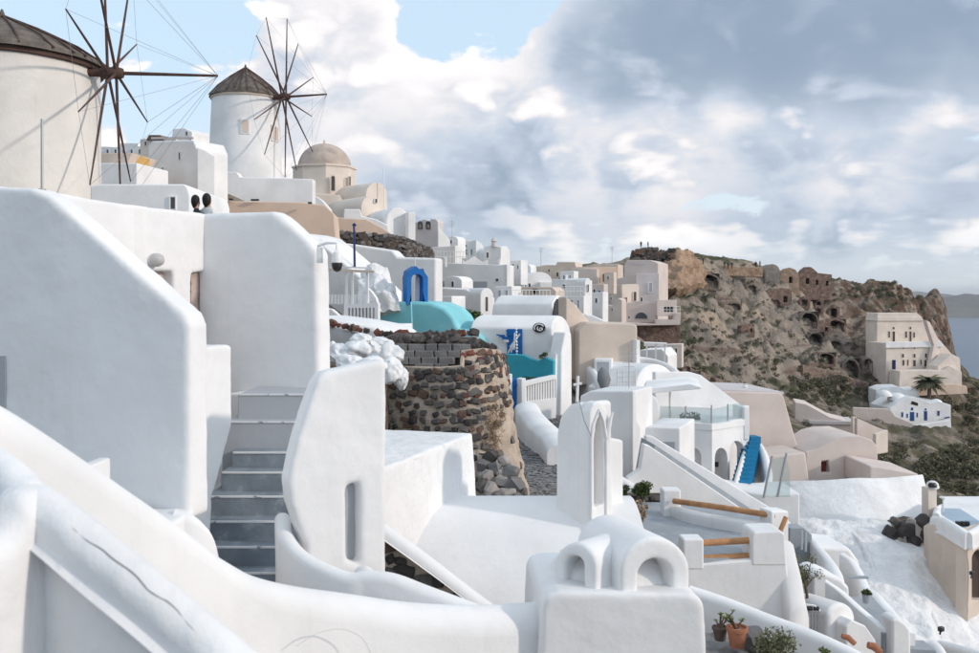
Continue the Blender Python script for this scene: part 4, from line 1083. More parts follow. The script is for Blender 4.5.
# blue steps
t_ = T('blue_staircase', W(748, 490, 41), 'bright blue outside steps climbing to the terrace', 'stairs')
for k in range(12):
    f = k / 11
    y0 = 487 - 48 * f; xa = 735.5 + 13.5 * f; xb = 749.5 + 10.5 * f; d = 39.8 + 3.0 * f
    x0, x1 = (xa - CX) * d / F, (xb - CX) * d / F
    box('step', ((x0 + x1) / 2, d + .3, (HY - y0 + 2) * d / F - .3), (x1 - x0, .6, .6), BLUES, t_, R(12))
sweep('side_wall', [(748, 436, 43.4), (757, 440, 43.2), (763, 449, 42.4), (767, 462, 41.4), (768, 478, 40.6), (752, 500, 39.2)], .3, WHITE, t_, drop=2.0, n=5)
sweep('inner_wall', [(749, 440, 43.2), (741, 462, 41.2), (734, 488, 39.6)], .2, WHITE, t_, drop=1.6, n=5)
t_, fr = house('white_landing', 'white landing block at the foot of the blue steps', 762, 38, 0, [(722, 540), (800, 540), (800, 493), (770, 495), (722, 489)], WHITE, 2.5, .08, 'platform')
t_ = T('glass_screen', W(775, 500, 38), 'tilted glass screen panels with metal posts right of blue steps', 'glass screen')
fgl = plane(775, 37.6, 8)
for (a, b) in (((763.5, 498), (772, 456)), ((777.5, 497), (786.5, 453))): tube('post', [on(fgl, *a, .0), on(fgl, *b, .0)], .045, METAL, t_, 8)
slab('pane', fgl, [(764, 497), (777, 497), (785.5, 457), (772.5, 459)], GLASS, t_, thick=.02, smooth=None)
slab('pane', fgl, [(779, 497), (790, 497), (790, 475), (786, 457)], GLASS, t_, thick=.02, smooth=None)
# ------------------------------------------------------------------ tall blank block and roof terraces behind it
t_, fr = house('tall_white_block', 'tall blank white block behind the bell gable', 633, 35, -20, [(576, 520), (633, 520), (633, 391), (590, 391), (580, 396)], WHITE, 2.2, .06, 'house')
slab('lit_side', plane(633, 34.95, 30), [(632.5, 520), (641, 515), (641, 428), (637, 420), (636.5, 391), (632.5, 391)], WHITE, t_, thick=.5, bevel=.05)
sweep('base_wall', [(606, 470, 31), (618, 474, 31), (640, 490, 30.5), (650, 500, 30)], .4, WHITE, t_, drop=2, n=5)
t_, fr = house('rounded_roof_terrace', 'white roof terrace with curved parapet and railing above the tall block', 630, 50, -6, [(588, 410), (700, 410), (692, 386), (640, 389), (610, 392), (588, 385)], WHITE, 6.0, .12, 'terrace')
sweep('curved_parapet', [(582, 362, 57), (596, 357.5, 59), (620, 355.5, 60), (650, 358, 60), (672, 366, 58), (684, 380, 54)], .4, WHITE, t_, drop=3, n=6)
sweep('left_parapet', [(575, 356, 58), (590, 366, 54), (598, 378, 51), (604, 396, 49)], .4, WHITE, t_, drop=3, n=6)
slab('low_vault', plane(655, 52, 40), arch(636, 676, 364, 396, 22, 16), WHITE, t_, thick=3, bevel=.1)
slab('small_house', plane(605, 53, -10), rect(594, 612, 359, 380), WHITE, t_, thick=1.5, bevel=.05)
slab('door', plane(605, 53, -10), rect(597, 609, 362, 380), SHUT, t_, thick=.05, off=.03)
rl = T('terrace_railing', W(626, 386, 49.5), 'small white railing on the curved roof terrace', 'railing')
fr = plane(626, 49.6, -6)
for y_ in (371, 376, 381): tube('bar', [on(fr, 617, y_ + 1), on(fr, 636, y_)], .03, PLAST, rl, 6)
for x_ in (617.5, 623.5, 629.5, 635.5): tube('post', [on(fr, x_, 387), on(fr, x_, 370)], .035, PLAST, rl, 6)
um = T('folded_parasol', W(606, 388, 50), 'folded grey cover leaning on the roof terrace', 'parasol')
V, Fc = tube_data([W(604.5, 388, 49.7), W(604, 380, 49.8), W(603, 372, 50), W(602, 367, 50)], [.20, .36, .30, .04], 10); build('cover', V, Fc, mat('grey_canvas', (.22, .235, .25), bump=.4), um, 50)
tube('pole', [W(605, 391, 49.7), W(602, 366, 50)], .03, METAL, um, 6)
t_, fr = house('pergola_house', 'small white house with pergola under the brown wall', 655, 86, -14, [(636, 375), (668, 375), (668, 356), (662, 349), (640, 350)], WHITE, 4, .06)
for x_ in (646, 655, 664): slab('pergola_post', plane(655, 83, -10), rect(x_, x_ + 1.6, 344, 362), WHITE, t_, thick=.15)
slab('pergola_beam', plane(655, 83, -10), [(644, 346), (667, 347), (667, 343.5), (644, 342.5)], WHITE, t_, thick=1.5)
# ------------------------------------------------------------------ windmills
def windmill(label, px, d, base_y, top_y, apex_y, r0, r1, hub, axis_yaw, axis_up, blen, ang0, nb, boom, win_px, wm, thick=.055, gap=.15):
    c = W(px, base_y, d)
    t_ = T('windmill', c, label, 'windmill')
    h = (base_y - top_y) * d / F; ha = (base_y - apex_y) * d / F
    lathe('tower', [(r0 * 1.02, -3), (r0, 0), (r0 * .7 + r1 * .3, h * .35), (r0 * .35 + r1 * .65, h * .7), (r1, h), (r1 * .9, h + .02)], c, wm, t_, 64, .012)
    roof = lathe('cap', [(r1 * .98, h - .05), (r1 * 1.09, h - .10), (r1 * 1.07, h + .06), (r1 * .8, h + (ha - h) * .34), (r1 * .45, h + (ha - h) * .66), (r1 * .16, h + (ha - h) * .9), (.05, ha)], c, THATCH, t_, 48, .05, 60)
    lathe('finial', [(.10, ha - .15), (.09, ha + .1), (.03, ha + .25)], c, THATCH, t_, 8)
    for k in range(26):                 # battens that hold the thatch down
        a = 2 * math.pi * (k + .3 * math.sin(k * 5)) / 26
        q = [c + Vector((math.cos(a) * r * 1.0, math.sin(a) * r * 1.0, z)) for r, z in ((r1 * 1.10, h), (r1 * .83, h + (ha - h) * .345), (r1 * .47, h + (ha - h) * .675), (.08, ha + .03))]
        tube('batten', q, .035 * r1 / 3, DWOOD, roof, 5)
    lathe('eaves_ring', [(r1 * 1.0, h - .26), (r1 * 1.045, h - .24), (r1 * 1.045, h - .09), (r1 * 1.0, h - .06)], c, DWOOD if wm is MILLW else TANP, t_, 48)
    H = hub
    a = R(axis_yaw)
    ax = Vector((math.sin(a) * math.cos(R(axis_up)), -math.cos(a) * math.cos(R(axis_up)), math.sin(R(axis_up))))
    s1 = ax.cross(Vector((0, 0, 1))).normalized(); s2 = s1.cross(ax).normalized()
    wh = tube('axle', [H - ax * (r1 * .8), H + ax * .35], thick * 3.0, DWOOD, t_, 12)
    tube('hub', [H - ax * gap * 1.6, H - ax * gap, H + ax * gap, H + ax * gap * 1.6], [thick * 3.4, thick * 4.2, thick * 4.2, thick * 3.4], DWOOD, t_, 12)
    tip = H + ax * boom
    tube('bowsprit', [H, tip], [thick * 1.5, thick * .9], DWOOD, t_, 8)
    tips = []
    for k in range(nb):
        q = 2 * math.pi * k / nb + R(ang0)
        dr = s1 * math.cos(q) + s2 * math.sin(q)
        off = ax * ((k % 2) * 2 - 1) * gap * .6
        e_ = H + off + dr * blen * (1 + .03 * math.sin(k * 3))
        if k < nb // 2 or nb % 2:
            pass
        tube('sail_spar', [H + off - dr * .1, H + off + dr * blen * .5, e_], [thick * 1.15, thick * .9, thick * .5], DWOOD, t_, 7)
        tips.append(e_)
    wire = mat('rigging_wire', (.25, .24, .235), rough=.5, bump=0)
    for k in range(nb):
        tube('rigging', [tips[k], tips[(k + 1) % nb]], .0052 * (d / 30) ** .3, wire, t_, 4)
        tube('rigging', [tips[k], tip], .0052 * (d / 30) ** .3, wire, t_, 4)
    for (x0, x1, y0, y1, sh) in win_px:
        p = W((x0 + x1) / 2, (y0 + y1) / 2, d - r1)
        # rest on the tower surface
        o_ = Vector((p.x - c.x, 0, 0)); zz = p.z - c.z
        rr_ = r0 + (r1 - r0) * min(1, zz / h)
        sx = max(-.93, min(.93, o_.x / rr_)); yy = -math.sqrt(1 - sx * sx)
        n = Vector((sx, yy, 0)); q = c + n * (rr_ + .0) + Vector((0, 0, zz))
        fw, fh = (x1 - x0) * d / F / max(.35, abs(yy)), (y1 - y0) * d / F
        rz = math.atan2(n.x, -n.y)
        f_ = box('window', q, (fw, .16, fh), WHITE, t_, rz, .02)
        box('shutter', q + n * .07, (fw * .72, .06, fh * .8), sh, f_, rz)
    return t_
windmill('big cream windmill with bare spars cut off at the left edge', 2, 32, 215, 63, 17, 3.05, 2.98, W(112, 73, 31.8), 97, 0, 4.5, 10, 10, 3.35, [], MILLW, .045, .22)
windmill('smaller white windmill with conical thatched cap and round spar wheel', 245.5, 68, 186, 97, 68, 2.52, 2.26, W(284, 97, 67.0), 78, 1, 5.4, 4, 12, 3.1, [(241, 249.5, 119, 134, TANP), (273, 277.5, 122, 138, TANP)], WHITE, .06, .25)
# pole beside the big mill
t_ = T('steel_pole', W(42, 190, 27), 'thin grey pole standing before the big cream windmill', 'pole')
tube('shaft', [W(42, 200, 26), W(42, 119, 26)], .035, METAL, t_, 8); lathe('foot_plate', [(.1, 0), (.1, .03), (.04, .04)], W(42, 190, 26), METAL, t_, 12)
# ------------------------------------------------------------------ buildings between the mills
t_, fr = house('white_parapet', 'white rooftop parapet just left of the seated people', 150, 26, 0, [(90, 240), (190, 240), (190, 196), (187, 186), (184, 184), (99, 184), (90, 186)], WHITE, 4, .05, 'wall')
win(t_, fr, 169, 176, 196, 210, False, PANE, WHITE, .15)
t_, fr = house('blue_shaded_house', 'big shaded white house left of the smaller windmill', 197, 52, -24, [(148, 240), (197, 240), (197, 150), (193, 140), (152, 141), (148, 146)], WHITE, 2.2, .08)
win(t_, fr, 178, 180.5, 152, 160); win(t_, fr, 161, 164, 167, 180, False, SHUT)
slab('side_wing', plane(197, 51.5, 16), [(197, 240), (215, 240), (215, 156), (211, 154), (205, 150), (197, 147)], WHITE, t_, thick=1.0, bevel=.06)
slab('roof_railing', plane(170, 51.7, -24), rect(151, 193, 137, 139), LILAC, t_, thick=.08)
t_, fr = house('ochre_house', 'small ochre and white house beside the big windmill', 133, 48, 30, [(122, 200), (150, 200), (150, 159), (134, 153), (122, 155)], OCHRE, 6, .05)
slab('white_wall', plane(115, 46.5, -10), rect(97, 137, 163, 205), WHITE, t_, thick=3, bevel=.05)
slab('tan_awning', plane(115, 47.5, -8), [(97, 164), (128, 163), (132, 153), (97, 153)], TANP, t_, thick=2.5, bevel=.03)
t_, fr = house('red_roofed_house', 'tiny far house with red roof between the windmills', 158, 90, -10, [(140, 170), (176, 170), (176, 139), (140, 139)], CREAM, 6, .06)
slab('roof', fr, [(146, 140), (163, 140), (160, 135), (149, 135)], BRICKR, t_, thick=4, off=.2)
for k in range(4): win(t_, fr, 144 + k * 8, 147 + k * 8, 141, 146)
t_, fr = house('rooftop_block', 'small grey rooftop block left of the smaller windmill', 182, 95, -18, [(168, 160), (192, 160), (192, 132), (184, 128), (173, 129)], WHITE, 6, .06)
win(t_, fr, 185, 188, 131, 136); win(t_, fr, 189, 191, 138, 143)
t_, fr = house('far_white_row', 'far low white houses seen behind the big windmill spars', 118, 100, -8, [(92, 180), (150, 180), (150, 146), (138, 146), (138, 143), (120, 143), (120, 147), (92, 146)], WHITE, 6, .06)
for k in range(6): win(t_, fr, 98 + k * 8, 101 + k * 8, 149, 154)
# mill terrace
t_, fr = house('mill_terrace', 'plain white terrace wall below the smaller windmill', 260, 62, 0, [(196, 240), (313, 240), (313, 179), (240, 177), (237, 172), (212, 171), (210, 178), (196, 180)], WHITE, 1.0, .06, 'wall')
t_ = T('tan_terrace', W(270, 240, 58), 'tan plastered terrace wall under the domed church', 'wall')
slab('wall_panel', plane(265, 57, 4), [(205, 250), (337, 250), (334, 214), (325, 205), (300, 202), (232, 201), (217, 196), (207, 198)], TAN, t_, thick=3, bevel=.08)
slab('upper_panel', plane(360, 66, 12), [(330, 250), (398, 250), (392, 234), (380, 226), (366, 219), (344, 218), (330, 216)], TAN, t_, thick=3, bevel=.08)
slab('white_edge', plane(210, 56.6, 0), [(204, 250), (224, 250), (219, 206), (210, 197), (204, 200)], WHITE, t_, thick=1, bevel=.1)
for (x_, y_) in ((231, 199.5), (253, 200), (257, 200), (310, 203)): box('drain_spout', W(x_, y_, 56.7), (.22, .2, .1), BLACK, t_)
# ------------------------------------------------------------------ domed church
t_ = T('domed_church', W(335, 225, 82), 'cream church with round grey dome on an octagonal drum', 'church')
c = W(324.5, 168, 84); Rr = 2.27
lathe('dome', [(Rr * math.cos(a), Rr * math.sin(a) * .92) for a in [math.pi / 2 * k / 14 for k in range(14)]] + [(.03, Rr * .93)], c, mat('weathered_dome_plaster', (.50, .415, .36), var=.22, vsc=1.2, bump=.5, bsc=6, streak=.3), t_, 48, .01)
lathe('drum', [(2.66, -2.6), (2.66, -.12), (2.78, -.10), (2.78, .06), (2.3, .10)], c, CREAM, t_, 8, 0, 20, R(12))
lathe('cross_base', [(.12, 0), (.1, .3), (.02, .35)], c + Vector((0, 0, 2.05)), CREAM, t_, 8)
fd = plane(333, 81.6, 10)
for (x_, y0, y1, yw, dd) in ((333, 175, 191, 12, 81.35), (350, 176, 191, 57, 82.4), (310, 174, 178, -33, 81.9)):
    win(t_, plane(x_, dd, yw), x_ - (2.7 if yw < 40 else 1.2), x_ + (2.7 if yw < 40 else 1.2), y0, y1, True, PANE, TANP, .18, .08)
slab('base_block', plane(338, 80, 10), [(296, 240), (345, 240), (345, 206), (340, 195), (296, 192)], CREAM, t_, thick=6, bevel=.06)
def vault(nm, px, d, yaw, x0, x1, y0, y1, m, L, root, rise=None, rm=None):
    return slab(nm, plane(px, d, yaw), arch(x0, x1, y0, y1, rise, 14), m, root, thick=L, bevel=.06)
vault('barrel_vault', 375, 80, 48, 366, 387.5, 182.5, 235, CREAM, 6, t_, 13)
vault('barrel_vault', 372, 77, 42, 361, 380, 196, 240, CREAM, 7, t_, 13)
win(t_, plane(372, 76.9, 42), 374.5, 378, 198, 203, True, PANE)
slab('stair_white', plane(330, 73, 0), [(310, 240), (333, 240), (330, 209), (322, 200), (316, 196), (310, 200)], WHITE, t_, thick=1, bevel=.08)
tube('mast', [W(384.5, 215, 80), W(383.5, 168, 80)], .05, PLAST, t_, 6)
t_ = T('white_gable_vault', W(400, 240, 74), 'white vaulted house with round gable right of the domed church', 'house')
vault('vaulted_body', 398, 74, 30, 387, 408.5, 207.5, 262, WHITE, 8, t_, 11.5)
slab('side_parapet', plane(412, 73.5, 20), rect(408, 415.5, 212, 262), WHITE, t_, thick=3, bevel=.06)
slab('lit_steps', plane(375, 72.5, 10), [(340, 250), (392, 250), (388, 225), (376, 219), (362, 216), (360, 209), (344, 209)], WHITE, t_, thick=1.2, bevel=.08)
# black stone terrace wall below the church
t_ = T('black_stone_terrace', W(385, 258, 64), 'curving black lava stone terrace wall under the church', 'wall')
Gk = [[(296, 226, 58), (330, 231, 61), (360, 233, 63), (395, 236, 64), (418, 243, 66), (433, 252, 71)], [(296, 246, 57.6), (330, 253, 60.6), (360, 258, 62.6), (395, 260, 63.6), (418, 260, 65.6), (434, 260, 71)]]
patch('wall_face', Gk, 60, 10, DRUBBLE, t_, amp=.35, sc=1.3, thick=2)
stones_on(t_, Gk, 6, 34, .40, .27, .3, [(0, 5), (1, 3), (4, 1)], rng, None, 'stone', 220)
# white ramps and roofs below it
t_, fr = house('stepped_white_roofs', 'broad white roofs stepping down below the black stone terrace', 395, 58, -10, [(330, 310), (436, 310), (436, 258), (398, 257), (392, 250), (345, 243), (336, 247), (330, 252)], WHITE, 1.2, .15, 'roof')
slab('ramp', plane(330, 50, -22), [(296, 320), (392, 320), (378, 294), (360, 276), (330, 250), (312, 236), (296, 232)], WHITE, t_, thick=3, bevel=.15)
patch('whitewashed_mound', [[(360, 270, 47), (375, 266, 47), (390, 270, 47)], [(358, 290, 45), (375, 286, 45), (396, 290, 45)], [(356, 308, 44), (376, 308, 44), (400, 308, 44)]], 24, 24, WROCK, t_, amp=.5, sc=1.2, thick=2)
slab('white_tent_roof', plane(322, 57, 10), [(305, 262), (342, 262), (336, 246), (324, 239), (314, 245)], WHITE, t_, thick=2, bevel=.1)
t_ = T('lamp_post', W(354, 270, 52), 'dark blue-grey street lamp post below the church', 'lamp post')
tube('shaft', [W(355, 285, 50), W(354, 226, 50)], [.07, .05], NAVY, t_, 8); tube('head', [W(353, 226, 50), W(355.5, 224, 50)], .09, NAVY, t_, 8)
# ------------------------------------------------------------------ two people behind the wall
def person_mesh(name, height, mats, bend=0.0):
    k = height / 1.72
    J = {'pel': (0, 0, .93), 'spine': (0, .01, 1.12), 'chest': (0, .0, 1.33), 'neck': (0, 0, 1.49), 'head': (0, -.02, 1.60), 'crown': (0, -.015, 1.68),
         'shl': (.17, 0, 1.41), 'ell': (.25, .02, 1.14), 'wrl': (.24, -.08, .93), 'hal': (.24, -.12, .85), 'shr': (-.17, 0, 1.41), 'elr': (-.25, .02, 1.14), 'wrr': (-.22, -.12, .96), 'har': (-.20, -.18, .90),
         'hil': (.09, 0, .90), 'knl': (.10, -.02, .50), 'anl': (.10, .02, .09), 'tol': (.11, -.14, .04), 'hir': (-.09, 0, .90), 'knr': (-.10, -.04, .50), 'anr': (-.10, .03, .09), 'tor': (-.11, -.13, .04)}
    E = [('pel', 'spine'), ('spine', 'chest'), ('chest', 'neck'), ('neck', 'head'), ('head', 'crown'), ('chest', 'shl'), ('shl', 'ell'), ('ell', 'wrl'), ('wrl', 'hal'), ('chest', 'shr'), ('shr', 'elr'), ('elr', 'wrr'), ('wrr', 'har'),
         ('pel', 'hil'), ('hil', 'knl'), ('knl', 'anl'), ('anl', 'tol'), ('pel', 'hir'), ('hir', 'knr'), ('knr', 'anr'), ('anr', 'tor')]
    RAD = {'pel': .14, 'spine': .125, 'chest': .15, 'neck': .055, 'head': .095, 'crown': .075, 'sh': .065, 'el': .045, 'wr': .032, 'ha': .035, 'hi': .10, 'kn': .06, 'an': .045, 'to': .04}
    keys = list(J); me = bpy.data.meshes.new(name)
    me.from_pydata([Vector(J[q]) * k for q in keys], [(keys.index(a), keys.index(b)) for a, b in E], [])
    o = bpy.data.objects.new(name, me); COL.objects.link(o)
    m = o.modifiers.new('skin', 'SKIN'); sv_ = me.skin_vertices[0].data
    for i, q in enumerate(keys):
        r = RAD.get(q, RAD.get(q[:2], .05)) * k; sv_[i].radius = (r, r * .8); sv_[i].use_root = (q == 'pel')
    s = o.modifiers.new('sub', 'SUBSURF'); s.levels = 1; s.render_levels = 1
    dg = bpy.context.evaluated_depsgraph_get()
    out = bpy.data.meshes.new_from_object(o.evaluated_get(dg)); bpy.data.objects.remove(o)
    out.name = name
    out.materials.clear()
    for m_ in mats: out.materials.append(m_)
    for p in out.polygons:
        z = p.center.z / k
        p.material_index = 0 if z > 1.47 or (abs(p.center.x) > .17 * k and z < .97 and z > .8) else (1 if z > .93 else 2)
        p.use_smooth = True
    return out
def hair_on(root, height, m):
    k = height / 1.72; bm = bmesh.new(); bmesh.ops.create_icosphere(bm, subdivisions=3, radius=1)
    V = []
    for v in bm.verts:
        q = v.co
        f = 1 + .06 * noise.noise(q * 4)
        V.append(Vector((q.x * .096 * f, q.y * .096 * f + .025, q.z * (.12 if q.z > 0 else .20) * f + 1.665)) * k)
    Fc = [tuple(v.index for v in f.verts) for f in bm.faces]; bm.free()
    loc = root.location
    return build('hair', [v + loc for v in V], Fc, m, root, 60)
PM = [person_mesh('person', 1.68, [SKIN, CLOTHD, CLOTHD]), person_mesh('person', 1.74, [SKIN, CLOTHW, CLOTHD])]
for (px, py_, d, mi, rz, lab) in ((196.5, 196, 21.5, 0, 2.0, 'person in black with dark hair behind the terrace wall'), (207.5, 194.5, 21.5, 1, 2.6, 'black-haired person in white top behind the terrace wall')):
    h_ = (1.68, 1.74)[mi]
    o_ = bpy.data.objects.new('person', PM[mi]); COL.objects.link(o_)
    o_.location = W(px, py_, d) - Vector((0, 0, h_ * 1.02))
    tag(o_, lab, 'person', 'people on the terrace')
    hr = hair_on(o_, h_, HAIR); o_.rotation_euler.z = rz
V, Fc = boxv(W(202, 194.5, 21.5) - Vector((0, 0, 2.1)), (3.2, 2.2, .5)); tag(build('roof_deck', V, Fc, WHITE), 'white roof deck where the two people stand', 'deck')
# ------------------------------------------------------------------ village in the middle distance
def vh(name, label, px, d, x0, x1, y0, y1, L, yaw=48, m=None, rise=None):       # vaulted house whose round end faces the sun
    m = m or WHITE
    t_ = T(name, W(px, y1, d), label, 'house')
    fr = plane(px, d, yaw)
    slab('vaulted_body', fr, arch(x0, x1, y0, y1 + 12, rise, 14), m, t_, thick=L, bevel=.06)
    return t_, fr
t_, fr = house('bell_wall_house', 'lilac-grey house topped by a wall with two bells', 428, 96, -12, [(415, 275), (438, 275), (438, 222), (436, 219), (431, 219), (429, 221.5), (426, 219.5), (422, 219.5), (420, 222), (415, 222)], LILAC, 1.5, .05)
for x_ in (420, 428):
    slab('bell_opening', fr, arch(x_ - 2.4, x_ + 2.4, 221, 229, 2.4, 8), PANE, t_, thick=.05, off=.05, smooth=None)
    lathe('bell', [(.20, -.2), (.15, -.1), (.12, .1), (.03, .16)], on(fr, x_, 226, .2), mat('bronze', (.16, .13, .10), rough=.5, bump=0), t_, 12)
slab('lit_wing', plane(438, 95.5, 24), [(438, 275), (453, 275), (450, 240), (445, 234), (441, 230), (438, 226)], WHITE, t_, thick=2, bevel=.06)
t_, fr = house('white_cube_house', 'plain white cube between the black stone terrace and green-shuttered house', 455, 88, -18, [(432, 275), (455, 275), (455, 246), (432, 247)], WHITE, 1.2, .05)
slab('lit_side', plane(455, 87.8, 45), [(455, 275), (462, 275), (462, 246), (455, 245.5)], WHITE, t_, thick=.8, bevel=.05)
t_, fr = vh('green_shutter_house', 'white round-gabled house with green shutters on the skyline', 470, 108, 462, 476, 240, 262, 5, -6, WHITE, 7)
for (a, b, y0, y1) in ((464, 468, 249, 255), (470.5, 473.5, 249, 254.5)): win(t_, fr, a, b, y0, y1, True, GREEN, WHITE, .1)
win(t_, fr, 465, 467, 244.5, 247)
slab('right_wing', plane(480, 107, 20), [(475, 270), (484, 270), (484, 250), (482, 244), (476, 240)], WHITE, t_, thick=4, bevel=.05)
tube('chimney_pot', [W(461.5, 246, 108), W(461.5, 238, 108)], .25, LILAC, t_, 8)
t_, fr = vh('gable_house', 'small white house with narrow green window and round gable', 505, 104, 500, 510, 246, 266, 4, 35, WHITE, 7)
slab('green_window', fr, arch(504, 506.5, 253, 261, 1.3, 6), GREEN, t_, thick=.05, off=.05, smooth=None)
slab('shaded_wing', plane(492, 102, -20), [(484, 270), (501, 270), (501, 247), (492, 245), (484, 247)], WHITE, t_, thick=1.8, bevel=.05)
win(t_, plane(492, 102, -20), 486, 489, 252, 258)
lathe('chimney_pot', [(.3, 0), (.25, .5), (.35, .6), (.2, .9)], W(494, 247, 102), LILAC, t_, 10)
t_, fr = house('small_gable', 'tiny pointed white gable above the broad white wall', 474, 92, 5, [(462, 280), (488, 280), (488, 260), (482, 262), (474, 256), (466, 262), (462, 260)], WHITE, 3, .05)
t_, fr = house('broad_white_house', 'broad plain white house with strip windows in mid village', 507, 80, -10, [(434, 320), (507, 320), (507, 265), (470, 264), (434, 262)], WHITE, 2, .05)
slab('lit_side', plane(507, 79.8, 40), [(507, 320), (510, 320), (510, 265), (507, 264.5)], WHITE, t_, thick=2)
for (a, b) in ((441, 447), (449, 466), (468, 487)):
    f = slab('window', fr, rect(a, b, 281.5, 287.5), SHUT, t_, thick=.05, off=.04, smooth=None)
win(t_, fr, 495, 499, 278, 282)
t_, fr = vh('long_vault_house', 'long white vault with slit-windowed round end in mid village', 487, 66, 480.5, 493.5, 288, 313, 6.5, 34, WHITE, 8)
slab('slit_window', fr, rect(486, 488, 297, 311), PANEB, t_, thick=.05, off=.04, smooth=None)
slab('side_wall', plane(466, 67, -20), [(424, 330), (480, 330), (480, 298), (466, 289), (432, 287), (424, 290)], WHITE, t_, thick=3, bevel=.1)
win(t_, plane(466, 66.9, -20), 469, 479, 300, 311, False, SHUT)
t_, fr = house('low_rubble_patch', 'patch of dark rubble wall right of the turquoise roof', 468, 50, -10, [(452, 340), (480, 345), (478, 322), (464, 312), (452, 312)], DRUBBLE, 1.5, .15, 'wall')
bush('wall_bush', 'green bush on the rubble right of the turquoise roof', W(473, 316, 49), (.55, .4, .35), 500, .09, LEAF, None, 21, 'bush', 7, False)
t_, fr = house('side_white_house', 'grey-white house behind the blue door house', 505, 60, -14, [(488, 345), (553, 345), (553, 306), (520, 304), (508, 301), (493, 304)], WHITE, 5, .08)
slab('grille', fr, rect(510, 525, 310, 312.5), SHUT, t_, thick=.04, off=.03)
# vault with the black arch
t_ = T('black_arch_vault', W(558, 350, 56), 'long white vault ending in a tall black arch', 'house')
fr = plane(553, 56, 62)
slab('vaulted_body', fr, [(550.5, 360), (569, 360), (569, 325), (568, 312), (566, 303), (563, 297.5), (559, 295), (555.5, 298), (552.5, 304), (551, 314)], WHITE, t_, thick=3.8, bevel=.08)
slab('painted_dark_arch', fr, [(553.5, 326), (563.5, 335), (565, 325), (564.5, 312), (563, 303), (560.5, 298.8), (557.5, 299), (555, 303), (553.7, 312)], BLACK, t_, thick=.1, off=.06, smooth=None)  # black panel painted in for the unlit inside of the arch
slab('lit_surround', plane(566, 55.3, 40), [(564, 360), (573, 360), (571, 318), (568, 305), (564.5, 298.5), (566, 312)], CREAM, t_, thick=.5, bevel=.05)
# beige wing wall
t_ = T('beige_wing_wall', W(605, 357, 54), 'big beige plastered wall with sloping shoulder behind the white roofs', 'wall')
slab('sloping_wall', plane(575, 55, 30), [(566, 380), (592, 380), (592, 324), (586, 317), (574, 303), (566, 296.5)], TANP, t_, thick=.8, bevel=.08)
slab('main_wall', plane(600, 54, 5), [(578, 385), (637.5, 385), (637.5, 326), (634, 323.5), (596, 322.5), (586, 322), (578, 330)], TANP, t_, thick=3, bevel=.12)
slab('white_edge', plane(638, 53.8, 20), rect(636.5, 640, 340, 385), WHITE, t_, thick=.6)
slab('white_roof', plane(600, 60, 0), [(583, 330), (612, 330), (604, 320), (592, 315), (585, 314)], WHITE, t_, thick=4, bevel=.1)
# village right part
t_, fr = house('blue_white_house', 'pale blue-white house with two small square windows', 585, 100, -10, [(552, 330), (586, 330), (586, 280), (552, 279)], WHITE, 3, .05)
win(t_, fr, 562, 565.5, 284, 288.5, False, PANE); win(t_, fr, 576, 579.5, 284, 288.5, False, PANE)
slab('round_gable', plane(587, 99.5, 40), arch(585, 591, 278, 330, 5, 10), WHITE, t_, thick=3, bevel=.05)
win(t_, plane(587, 99.4, 40), 587, 589.3, 284, 292, True)
t_, fr = vh('small_vault_house', 'small white vaulted house left of the pale blue-white house', 536, 112, 526, 552, 272, 296, 5, 10, WHITE, 9)
slab('shaded_wing', plane(516, 112, -20), [(508, 300), (524, 300), (524, 274), (508, 274)], WHITE, t_, thick=4, bevel=.05)
slab('sunlit_parapet', fr, rect(540, 552, 282, 292), WHITE, t_, thick=2, off=1, bevel=.05)
win(t_, fr, 528, 531, 283, 288)
t_, fr = house('tan_low_house', 'low tan house with dark round spouts in mid village', 525, 92, -8, [(508, 315), (556, 315), (556, 291), (552, 287), (508, 287)], TANP, 4, .05)
for x_ in (517, 535): lathe('spout', [(.22, -.2), (.22, .2)], on(fr, x_, 291, .1), DARK, t_, 8)
t_, fr = house('far_tan_row', 'long far tan house row on the skyline left of the castle', 560, 170, -6, [(528, 300), (618, 300), (618, 264), (593, 264), (592, 267), (576, 267), (575, 262), (557, 262), (556, 265), (545, 265), (528, 268)], TANP, 8, .06)
for (a, b, y0, y1) in ((556, 559, 272, 277), (548, 550, 269, 272), (585, 588, 270, 274), (610, 612, 270, 275)): win(t_, fr, a, b, y0, y1, False, PANE, TANP)
t_, fr = house('tan_arch_house', 'sunlit tan house with dark arched door near the castle', 605, 150, 12, [(590, 310), (617, 310), (617, 267), (596, 267), (590, 270)], TAN, 7, .06)
for (a, b, y0, y1) in ((598, 600.5, 277, 283), (602, 606, 273, 282), (610, 613, 276, 281)): win(t_, fr, a, b, y0, y1, True, PANEB, TANP)
slab('shaded_wing', plane(580, 148, -14), [(571, 300), (597, 300), (597, 269), (571, 268)], PINK, t_, thick=6, bevel=.06)
t_, fr = house('stepped_pink_house', 'tall stepped pinkish house under the castle rock', 640, 140, -14, [(603, 328), (658, 328), (658, 263), (650, 260), (627, 260), (624, 266), (624, 277), (612, 280), (603, 284)], PINK, 7, .08)
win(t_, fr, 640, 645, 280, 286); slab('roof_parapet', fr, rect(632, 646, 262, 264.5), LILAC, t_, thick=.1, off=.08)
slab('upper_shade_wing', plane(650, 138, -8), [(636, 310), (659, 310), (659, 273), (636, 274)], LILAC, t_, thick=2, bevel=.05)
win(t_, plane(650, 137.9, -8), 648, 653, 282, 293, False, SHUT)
slab('sunlit_tower', plane(630, 134, 14), [(622, 330), (639, 330), (639, 285), (636, 284), (624, 285), (622, 284)], CREAM, t_, thick=4, bevel=.05)
